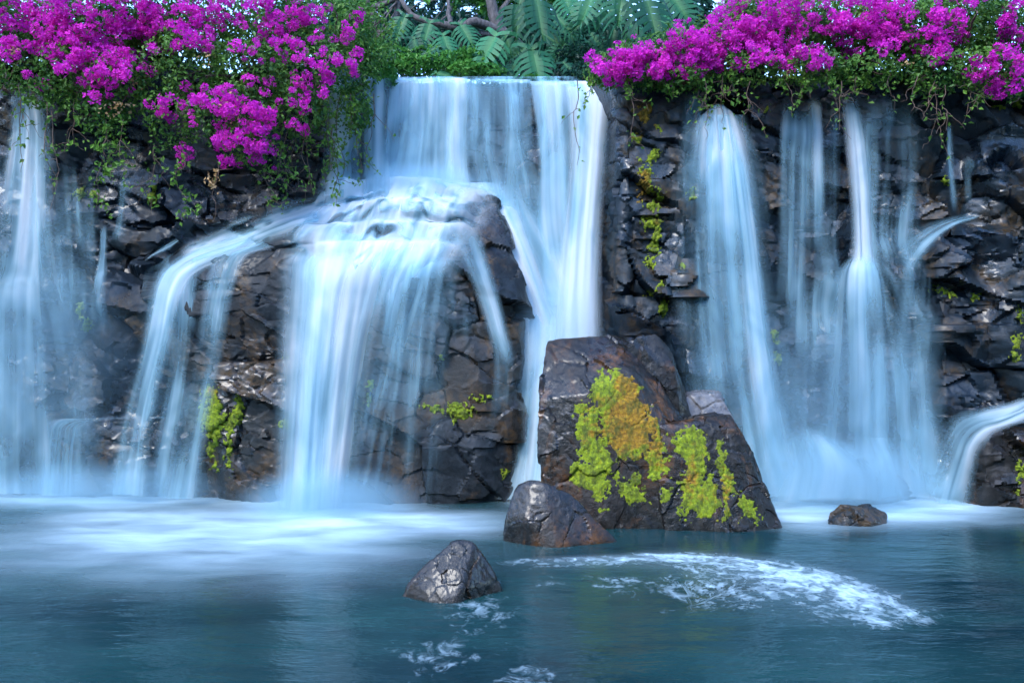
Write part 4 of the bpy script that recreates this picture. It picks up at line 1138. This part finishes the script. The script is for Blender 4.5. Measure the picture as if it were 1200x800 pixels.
bush("bougainvillea covering the top left corner, dense magenta bloom over open twigs",
     [(-30, 20, 11.7, .8, .6, .8), (40, 15, 11.6, .9, .6, .65), (110, 25, 11.5, .8, .6, .7), (170, 10, 11.7, .8, .6, .6), (20, 75, 11.3, .6, .45, .42), (90, 85, 11.2, .55, .45, .5), (140, 100, 11.1, .5, .4, .45), (120, 135, 11.1, .35, .3, .3), (55, 110, 11.2, .35, .3, .25), (180, 55, 11.9, .6, .5, .5), (60, 55, 12.0, 1.2, .5, .5), (20, 40, 12.2, .9, .4, .5), (140, 50, 12.2, .9, .4, .5)],
     18500,
     [(40, 10, 60, 20, 46), (90, 30, 70, 22, 46), (160, 15, 50, 26, 40), (60, 45, 40, 14, 22), (110, 65, 22, 22, 24), (120, 95, 22, 14, 22), (40, 92, 8, 8, 3), (75, 75, 10, 8, 4), (150, 45, 30, 20, 20), (20, 55, 20, 10, 8), (0, 20, 20, 20, 14), (140, 70, 24, 14, 14)],
     [(30, 120, 200, 11.0, 10), (55, 120, 250, 10.9, 14), (62, 130, 230, 10.9, 10), (120, 150, 250, 10.9, 50), (125, 140, 210, 10.9, 60), (20, 100, 170, 11.0, 16), (85, 120, 180, 11.0, 20), (140, 140, 215, 10.9, 40)],
     seed=1, dry=((135, 130, 16, 8, 26), (150, 125, 8, 6, 12), (20, 62, 6, 6, 8)))
bush("bougainvillea hanging lowest over the cliff, bright magenta lobe above the buttress",
     [(230, 15, 11.6, .8, .6, .65), (300, 20, 11.7, .9, .6, .7), (380, 30, 11.8, .8, .6, .7), (220, 75, 11.2, .6, .5, .5), (290, 85, 11.2, .7, .5, .5), (360, 85, 11.3, .7, .5, .5), (270, 135, 10.9, .62, .42, .45), (290, 165, 10.8, .4, .32, .36), (200, 135, 11.1, .42, .35, .45),
      (350, 130, 11.2, .45, .35, .4), (410, 75, 11.9, .55, .45, .55), (430, 40, 12.2, .5, .5, .6), (415, 130, 11.8, .30, .30, .4), (210, 50, 12.0, .8, .5, .55), (320, 55, 12.0, .9, .5, .6)],
     16000,
     [(270, 20, 70, 24, 52), (350, 25, 50, 24, 34), (220, 25, 30, 20, 18), (270, 120, 36, 18, 34), (300, 140, 26, 20, 30), (280, 165, 20, 14, 16), (255, 165, 12, 10, 8), (270, 192, 6, 8, 5), (235, 130, 14, 12, 9), (190, 125, 12, 10, 8), (310, 165, 8, 16, 8), (350, 105, 16, 12, 12), (370, 60, 24, 16, 12),
      (385, 95, 8, 10, 6), (310, 60, 30, 16, 12), (175, 35, 10, 8, 8), (213, 180, 8, 6, 5), (345, 145, 8, 5, 4), (410, 30, 10, 10, 5), (415, 75, 10, 10, 6), (230, 45, 20, 20, 10)],
     [(250, 190, 260, 10.7, 4), (220, 180, 260, 10.9, 60), (180, 170, 250, 10.9, 20), (340, 140, 230, 11.2, 30), (360, 140, 240, 11.3, 30), (375, 120, 235, 11.4, 40), (330, 170, 215, 11.0, 30), (400, 110, 230, 11.6, 50), (415, 110, 180, 11.6, 60), (425, 120, 215, 11.7, 30), (440, 110, 200, 11.8, 12), (395, 150, 240, 11.5, 30), (310, 190, 250, 10.9, 26), (385, 100, 200, 11.4, 30), (350, 100, 200, 11.3, 30), (365, 150, 225, 11.3, 20)],
     seed=2, dry=((270, 130, 12, 14, 34), (252, 212, 6, 12, 40), (160, 98, 8, 6, 10), (245, 72, 8, 8, 14)))
bush("bougainvillea mound nearest the main fall on the right side, solid magenta above mossy pillar",
     [(715, 82, 11.4, .36, .35, .26), (745, 72, 11.5, .45, .4, .30), (790, 62, 11.5, .55, .45, .40), (835, 60, 11.6, .5, .45, .5), (866, 32, 12.0, .5, .5, .42), (760, 92, 11.3, .3, .3, .2), (800, 92, 11.3, .4, .3, .22), (880, 5, 12.3, .4, .4, .35)],
     6200,
     [(720, 78, 22, 12, 34), (755, 68, 26, 12, 36), (800, 62, 26, 16, 44), (840, 40, 24, 18, 44), (722, 97, 8, 4, 6), (775, 82, 16, 6, 14), (860, 20, 18, 14, 22), (820, 75, 20, 8, 14)],
     [(740, 100, 170, 11.2, 6), (690, 90, 112, 11.3, 20), (815, 95, 130, 11.2, 20), (730, 95, 112, 11.2, 26), (785, 95, 112, 11.2, 50), (680, 95, 190, 11.3, 6)],
     seed=3)
bush("bougainvillea in the middle of the right group, bloom over bare hanging twigs",
     [(890, 40, 11.6, .6, .5, .5), (940, 30, 11.7, .7, .55, .55), (1000, 35, 11.7, .7, .55, .5), (1040, 40, 11.7, .6, .5, .5), (880, 80, 11.3, .5, .4, .25), (950, 80, 11.3, .6, .4, .25), (1020, 80, 11.3, .5, .4, .25), (900, 5, 12.3, .7, .5, .5), (955, 8, 12.3, .5, .5, .45), (1045, 0, 12.2, .6, .5, .5), (940, 58, 12.1, 1.0, .4, .45), (1040, 62, 12.1, .8, .4, .45)],
     14500,
     [(890, 35, 30, 18, 46), (940, 28, 30, 20, 46), (1000, 25, 30, 22, 46), (930, 62, 20, 8, 22), (960, 72, 10, 5, 8), (1030, 40, 20, 16, 26), (900, 70, 8, 6, 5), (880, 55, 22, 10, 18), (1045, 15, 16, 14, 14), (900, 8, 30, 10, 20), (1030, 4, 20, 8, 12)],
     [(830, 95, 140, 11.1, 14), (875, 95, 150, 11.1, 8), (860, 95, 118, 11.1, 20), (985, 95, 150, 11.1, 8), (1005, 90, 110, 11.1, 14), (920, 90, 105, 11.1, 40), (975, 85, 100, 11.1, 50), (945, 88, 104, 11.1, 40), (845, 90, 125, 11.2, 10), (1040, 85, 105, 11.1, 30)],
     seed=4, dry=((1065, 78, 8, 6, 16), (920, 90, 8, 4, 12), (935, 60, 8, 6, 14)))
bush("bougainvillea at the top right corner, scattered magenta sprays hanging among green leaves",
     [(1080, 40, 11.5, .6, .5, .6), (1130, 25, 11.5, .7, .55, .6), (1190, 30, 11.4, .7, .5, .6), (1100, 85, 11.2, .45, .4, .3), (1160, 80, 11.1, .55, .4, .3), (1225, 60, 11.3, .6, .5, .6), (1185, 100, 11.0, .3, .3, .22), (1130, -5, 12.1, .9, .5, .5), (1110, 60, 12.0, .9, .4, .45), (1200, 50, 12.0, .7, .4, .5)],
     13500,
     [(1100, 22, 16, 12, 12), (1100, 62, 14, 12, 12), (1165, 70, 12, 16, 14), (1190, 25, 14, 20, 18), (1165, 105, 6, 6, 6), (1190, 92, 8, 6, 7), (1135, 40, 10, 8, 6), (1060, 30, 12, 14, 10), (1140, 88, 6, 5, 4), (1085, 45, 8, 6, 5), (1130, 5, 14, 6, 6), (1195, 70, 6, 8, 5)],
     [(1100, 100, 170, 11.0, 10), (1110, 100, 150, 11.0, 6), (1090, 95, 140, 11.0, 14), (1145, 100, 116, 11.0, 30), (1128, 95, 112, 11.0, 16), (1195, 105, 118, 10.9, 10), (1075, 90, 130, 11.0, 10)],
     seed=5, extra_flowers=20)

# ------------------------------------------------------------------ split-leaf plants, tree, shrubs above the main fall
def split_leaf(k):
    """heart-shaped leaf cut into fingers; tip along +Y, face +Z, length about 1"""
    n = 8
    Vs, Fs, T = [], [], []
    mid = lambda t: np.array([0, t, -0.10 * t * t])
    half = lambda t: 0.52 * math.sin(math.pi * min(1, (t * 0.78 + 0.22))) ** 0.75
    for sgn in (-1, 1):
        for i in range(n):
            t0 = i / n; t1 = (i + 0.66) / n; tm = (i + .4) / n
            sweep = 0.10 + 0.30 * tm if i else -0.16
            L = half(tm) * random.uniform(.92, 1.05)
            a, b = mid(t0), mid((i + 1) / n * 0.999)
            m0 = a * .62 + np.array([sgn * L * .30, t0 * .38 + sweep * .25, 0.04]); m1 = b * .62 + np.array([sgn * L * .30, (t0 + .097) * .38 + sweep * .25, 0.04])
            e0 = np.array([sgn * L * .95, t0 + sweep, -0.10]); e1 = np.array([sgn * L * .93, t1 + sweep + .0, -0.11])
            q0 = np.array([sgn * L * .70, t0 + sweep * .66, 0.0]); q1 = np.array([sgn * L * .70, t1 + sweep * .66, 0.0])
            tip = np.array([sgn * L * 1.05, tm + sweep + .04, -0.15])
            m0[1] = t0 + sweep * .25; m1[1] = (i + 1) / n + sweep * .25
            o = len(Vs)
            Vs += [a, b, m0, m1, q0, q1, e0, e1, tip]; T += [1, 1, .15, .15, 0, 0, 0, 0, 0]
            tri = [[0, 2, 3], [0, 3, 1], [2, 4, 5], [2, 5, 3], [4, 6, 7], [4, 7, 5], [6, 8, 7]]
            Fs += [[o + x for x in (f if sgn > 0 else f[::-1])] for f in tri]
    me = mesh("leaf", np.array(Vs), np.array(Fs), {"tint": np.array(T)}, smooth=False)
    me.materials.append(LEAF_M)
    return me
SPLIT = [split_leaf(k) for k in range(4)]

def split_plant(label, base, specs, group="split-leaf plants above the main fall"):
    """specs: (px,py,Y,length_px, roll: tip angle in the picture (deg, 0 = down), facing tilt)"""
    root = empty("split_leaf_plant", base); tag(root, label, "plant", group)
    base = np.array(base, float)
    for (x, y, Y, lp, ang, tilt) in specs:
        p = px(x, y, Y); L = lp / FOC * Y * (1.2 if lp > 38 else 1.0)
        a = R(ang)
        tipd = Vector((math.sin(a), -0.25 * math.cos(R(tilt)), -math.cos(a))).normalized()
        nz = Vector((random.uniform(-.35, .35), -1.0, math.sin(R(tilt)) + 0.2)).normalized()
        nz = (nz - tipd * nz.dot(tipd)).normalized()
        xx = tipd.cross(nz)
        M = Matrix((xx, tipd, nz)).transposed()
        o = obj("leaf", random.choice(SPLIT), None, root)
        start = p - np.array(tipd) * L * 0.45
        o.location = start - base
        o.rotation_euler = M.to_euler()
        o.scale = (L, L, L)
        b0 = base + np.array([random.uniform(-.15, .15), random.uniform(0, .2), 0.0])
        c = (b0 + start) / 2 + np.array([0, .15, .35])
        tt = np.linspace(0, 1, 9)[:, None]
        pts = (1 - tt) ** 2 * b0 + 2 * tt * (1 - tt) * c + tt ** 2 * start
        v, f = tube([(pts, 0.016, 0.010)], 5); obj("stalk", mesh("stalk", v - base, f, {"tint": np.zeros(len(v)) + .4}), LEAF_D, root)
    return root

split_plant("split-leaf plant with pale drooping leaves left of the tree trunk", (-1.0, 14.2, 6.4),
    [(572, 57, 13.3, 44, -28, 30), (523, 52, 13.4, 34, 20, 30), (500, 38, 13.6, 36, -15, 20), (487, 55, 13.4, 30, 10, 20), (545, 38, 13.8, 34, 30, 10), (470, 30, 13.9, 34, -20, 30), (595, 50, 13.7, 30, 15, 30), (505, 60, 13.3, 30, -60, 50), (590, 85, 13.2, 30, 60, 40), (520, 88, 13.15, 26, 75, 60), (455, 62, 13.3, 30, -70, 50), (535, 66, 13.5, 26, 40, 40)])
split_plant("split-leaf plant with large leaves hanging beside the trunk and at the lip", (0.55, 14.3, 6.4),
    [(632, 16, 13.2, 48, 10, 25), (628, 74, 13.1, 44, 12, 15), (607, 20, 13.4, 40, -5, 60), (660, 28, 13.8, 34, 40, 10), (655, 62, 13.9, 34, -30, 10), (668, 82, 13.3, 30, 40, 40), (645, 45, 14.0, 36, 55, 20), (610, 60, 14.0, 34, -50, 20), (672, 50, 14.1, 36, 20, 0), (600, 82, 13.6, 26, -30, 30), (690, 65, 14.0, 36, -20, 10), (640, 92, 13.1, 20, 80, 60)])
split_plant("split-leaf plant in deep shade leaning over the right bougainvillea mound", (2.1, 14.5, 6.4),
    [(762, 12, 13.0, 56, 15, 20), (728, 2, 13.2, 44, -8, 20), (690, 4, 13.4, 42, -25, 20), (708, 22, 13.7, 36, -35, 0), (682, 26, 13.8, 30, -45, 0), (745, 38, 13.8, 36, 30, 10), (718, 45, 14.0, 36, -10, 10), (780, 28, 13.5, 36, 55, 20), (735, 60, 14.0, 32, 10, 10), (700, 50, 14.2, 32, 35, 0), (795, 5, 13.6, 40, 30, 20), (665, 5, 13.9, 36, 20, 10)])

def crown_cloud(C, RR, n, seed, size, mat, parent, loc, name="crown", droop=.2, aspect=.5, gaps=0.0):
    pick = RNG.choice(len(C), n, p=(RR[:, 0] * RR[:, 2]) / (RR[:, 0] * RR[:, 2]).sum())
    d = rand_dirs(n); rad = RNG.uniform(0.2, 1, n) ** 0.5
    pos = C[pick] + d * rad[:, None] * RR[pick] * (1 + 0.35 * fbm(d * 2 + C[pick], seed, 3)[:, None])
    if gaps:
        keep = fbm(pos * 1.1, seed + 9, 2) > gaps - 0.5
        pos, d = pos[keep], d[keep]
    tint = .4 + .6 * fbm(pos * 1.3, seed + 5, 3) + RNG.uniform(-.25, .25, len(pos))
    o = obj(name, leaves_mesh(name, pos - loc, d * .5 + rand_dirs(len(pos)) * .8 + np.array([0, -.2, .6]), size, aspect, tint, droop), mat, parent)
    o["kind"] = "stuff"
    return o

def tree(label, base, limbs, clumps, nleaf, size, mat, seed, group, r0=0.12, name="tree", aspect=.5, gaps=0.0):
    base = np.array(base, float)
    root = empty(name, base); tag(root, label, "tree", group)
    for k, (pts, a, b) in enumerate(limbs):
        P_ = catmull(np.array(pts, float), 26)
        P_ = P_ + np.stack([fbm(P_ * 2.5 + 9, seed + k, 3), fbm(P_ * 2.5 + 19, seed + k, 3), fbm(P_ * 2.5 + 29, seed + k, 3)], -1) * 0.10
        v, f = tube([(P_, a, b)], 9)
        obj("trunk" if k == 0 else "branch", mesh("branch", v - base, f), BARK, root)
    C = np.array([c[:3] for c in clumps], float); RR = np.array([c[3:6] for c in clumps], float)
    tw = []
    for c in C:
        li = random.choice(limbs)[0]; s = np.array(li[-1], float)
        tw.append((wander(s, c, 10, .2, seed + 3), .02, .006))
    v, f = tube(tw, 5); obj("twigs", mesh("twigs", v - base, f), BARK, root)["kind"] = "stuff"
    crown_cloud(C, RR, nleaf, seed, size, mat, root, base, aspect=aspect, gaps=gaps)
    return root

pp = lambda x, y, Y: tuple(px(x, y, Y))
tree("crooked grey tree with a long low limb reaching left above the main fall", (0.75, 14.4, 6.3),
     [([pp(650, 95, 14.4), pp(618, 72, 14.4), pp(602, 52, 14.3), pp(586, 36, 14.2), pp(576, 10, 14.2), pp(570, -30, 14.3)], .16, .08),
      ([pp(590, 40, 14.2), pp(562, 26, 14.0), pp(540, 30, 13.9), pp(520, 28, 13.9), pp(498, 24, 13.9), pp(480, 14, 14.0), pp(465, -2, 14.1)], .095, .035),
      ([pp(600, 50, 14.3), pp(565, 38, 14.1), pp(535, 33, 13.95)], .07, .05),
      ([pp(528, 28, 13.9), pp(526, 10, 14.0), pp(520, -12, 14.1)], .045, .025),
      ([pp(582, 30, 14.2), pp(590, 8, 14.4), pp(604, -20, 14.6)], .06, .03),
      ([pp(535, 36, 14.0), pp(515, 42, 14.0), pp(500, 50, 14.0)], .03, .015)],
     [pp(490, 8, 14.2) + (.45, .4, .3), pp(520, 5, 14.6) + (.5, .4, .3), pp(555, 8, 14.8) + (.5, .4, .3), pp(595, -5, 15.0) + (.6, .5, .4), pp(470, 18, 14.4) + (.3, .3, .25), pp(640, -15, 15.2) + (.8, .6, .4), pp(560, -30, 14.8) + (1.2, .7, .5), pp(500, -25, 14.8) + (.8, .6, .4)],
     5200, .13, LEAF_G, 61, "trees above the cliff", gaps=.35)
tree("pale forked tree at the edge of the left bougainvillea", (-2.2, 14.6, 6.3),
     [([pp(438, 70, 14.4), pp(444, 48, 14.3), pp(443, 42, 14.3), pp(455, 34, 14.2), pp(464, 18, 14.2), pp(468, 0, 14.3)], .09, .05),
      ([pp(443, 46, 14.3), pp(438, 20, 14.3), pp(430, 5, 14.3), pp(432, -10, 14.3)], .06, .03),
      ([pp(430, 8, 14.3), pp(450, 4, 14.2), pp(468, -6, 14.2)], .06, .03)],
     [pp(420, 12, 14.6) + (.4, .4, .4), pp(415, 40, 14.2) + (.4, .35, .45), pp(440, 62, 13.7) + (.5, .3, .22), pp(425, 75, 13.2) + (.35, .3, .3), pp(410, -10, 14.6) + (.7, .5, .35)],
     3600, .10, LEAF_G, 62, "trees above the cliff", gaps=.3)
for k, (x, y, Y, sx, lab) in enumerate([(520, 20, 19, 3.0, "dark bushy tree far back behind the crooked limb"), (650, 35, 20, 3.4, "dark bushy tree far back behind the large split leaves"), (735, 50, 18, 2.6, "dense shaded tree behind the right bougainvillea mound"),
                                       (400, 30, 19, 2.4, "hazy green tree rising behind the left bougainvillea"), (806, 26, 19, 0.8, "small dark tree showing above the right bougainvillea mound")]):
    b = px(x, 400, Y); b[2] = 6.2
    c = px(x, y, Y)
    cl = [tuple(c + np.array([dx * sx * .55, dy, dz])) + (sx * .42, .8, .75) for dx, dy, dz in [(-1, 0, -.2), (-.35, .3, .25), (.4, 0, .0), (1, .3, -.2), (0, -.3, -.7), (.7, 0, -.9), (-.8, 0, -.9)]]
    if k == 0: cl += [tuple(px(480, 50, 16.5)) + (1.0, .5, .6), tuple(px(540, 40, 16.5)) + (1.0, .5, .6), tuple(px(590, 60, 16)) + (.8, .5, .6)]
    if k == 1: cl += [tuple(px(630, 45, 16.2)) + (.9, .5, .7), tuple(px(665, 60, 16)) + (.8, .5, .6)]
    if k == 2: cl += [tuple(px(725, 40, 16) ) + (1.2, .6, .8), tuple(px(690, 70, 16)) + (1.0, .6, .7), tuple(px(770, 50, 16)) + (.9, .6, .7)]
    tree(lab, b, [([tuple(b), tuple(b + (c - b) * .6 + np.array([.1, 0, 0])), tuple(c)], .14, .05), ([tuple(b + (c - b) * .5), tuple(c + np.array([sx * .4, 0, .2]))], .06, .02), ([tuple(b + (c - b) * .5), tuple(c + np.array([-sx * .4, 0, .2]))], .06, .02)],
         cl, 5200, .20, LEAF_D, 70 + k, "trees above the cliff", gaps=.22)

def shrub(label, blobs, n, size, mat, seed, aspect=.5):
    C = np.array([px(*b[:3]) for b in blobs]); RR = np.array([b[3:6] for b in blobs], float)
    base = np.array([C[:, 0].mean(), C[:, 1].mean(), 6.25])
    root = empty("shrub", base); tag(root, label, "shrub", "shrubs along the lip of the main fall")
    st_ = [(wander(base + np.array([random.uniform(-.1, .1), random.uniform(-.1, .1), -.05]), c, 8, .1, seed), .012, .005) for c in C]
    v, f = tube(st_, 5); obj("stem", mesh("stem", v - base, f), TWIG, root)
    crown_cloud(C, RR, n, seed, size, mat, root, base, "foliage", .3, aspect)
shrub("small leafy bright green plant hanging at the left end of the lip", [(456, 86, 12.55, .14, .14, .12), (456, 94, 12.4, .13, .12, .10)], 420, .075, LEAF_G, 81)
shrub("dense glossy shrub along the left part of the lip", [(485, 76, 13.25, .4, .25, .18), (520, 74, 13.3, .4, .25, .22), (500, 66, 13.5, .45, .25, .2), (465, 70, 13.4, .3, .25, .22)], 1500, .10, LEAF_G, 82)
shrub("low glossy shrub in the middle of the lip with a yellowish leaf tuft", [(548, 82, 13.15, .35, .2, .14), (575, 84, 13.2, .3, .2, .13), (555, 70, 13.5, .4, .25, .2)], 1200, .10, LEAF_G, 83)
shrub("dark low shrub under the large split leaf at the lip", [(615, 88, 13.3, .35, .2, .10), (650, 90, 13.3, .35, .2, .12), (690, 85, 13.2, .4, .25, .18), (680, 70, 13.7, .5, .3, .3)], 1500, .09, LEAF_D, 84)
shrub("grass-like green tuft at the lip beside the split leaf", [(622, 92, 13.05, .14, .08, .06)], 120, .14, LEAF_G, 85, .15)

# ------------------------------------------------------------------ unseen trees added behind the camera to darken sky reflections on the rock
n = 14000
ang = RNG.uniform(R(-78), R(78), n)
rad = 27 + RNG.normal(size=n) * 1.2 + 1.5 * fbm(np.stack([ang * 6, ang * 0, ang * 0], -1), 88, 3)
hh = 16.5 + 3.5 * fbm(np.stack([ang * 9, ang * 0 + 3, ang * 0], -1), 89, 3)
zz = 0.3 + RNG.uniform(0, 1, n) * hh
pos = np.stack([np.sin(ang) * rad, 9 - np.cos(ang) * rad, zz], -1)
gt = obj("unseen_tree_screen", leaves_mesh("unseen_tree_screen", pos, rand_dirs(n) + np.array([0, .6, .3]), 1.0, .7, None, .2), LEAF_D)
tag(gt, "dark mass of unseen trees added round the near side of the pool to block sky light", None, None, "stuff")

# ------------------------------------------------------------------ spray at the feet of the falls
def mist(label, c, r, dens, seed):
    t = NT("spray")
    tc = t.n("ShaderNodeTexCoord").outputs["Object"]
    L = t.n("ShaderNodeVectorMath", {0: tc}, operation='LENGTH').outputs["Value"]
    f = t.mapr(L, 0.1, 0.98, 1, 0, True)
    d_ = t.math('MULTIPLY', f, dens)
    v = t.n("ShaderNodeVolumePrincipled", {"Color": (0.55, 0.85, 1, 1), "Density": d_})
    t.link(v.outputs[0], t.out.inputs["Volume"])
    V, F = ICO[4]
    o = obj("mist", mesh("mist", V, F), t.m, loc=c)
    o.scale = r
    tag(o, label, None, None, "stuff")
mist("white spray hanging where the central cascade meets the pool", tuple(px(385, 592, 10.25)), (1.4, .8, .6), 2.4, 1)
mist("white spray at the foot of the right falls", tuple(px(985, 570, 10.5)), (1.6, .9, .8), 1.9, 2)
mist("thin spray drifting before the right falls", tuple(px(965, 470, 10.8)), (1.9, .7, 1.7), .45, 2)
mist("white spray in the gap behind the mossy boulder", tuple(px(650, 410, 11.6)), (.9, .6, 1.4), 1.2, 3)
mist("white spray along the foot of the left falls", tuple(px(120, 578, 11.0)), (2.2, .9, .55), 1.5, 4)
mist("thin spray drifting before the far left fall", tuple(px(50, 420, 11.0)), (1.7, .5, 2.0), .4, 6)
mist("white spray thrown up where the main fall lands on the buttress", tuple(px(490, 216, 12.0)), (1.2, .5, .42), 2.6, 5)
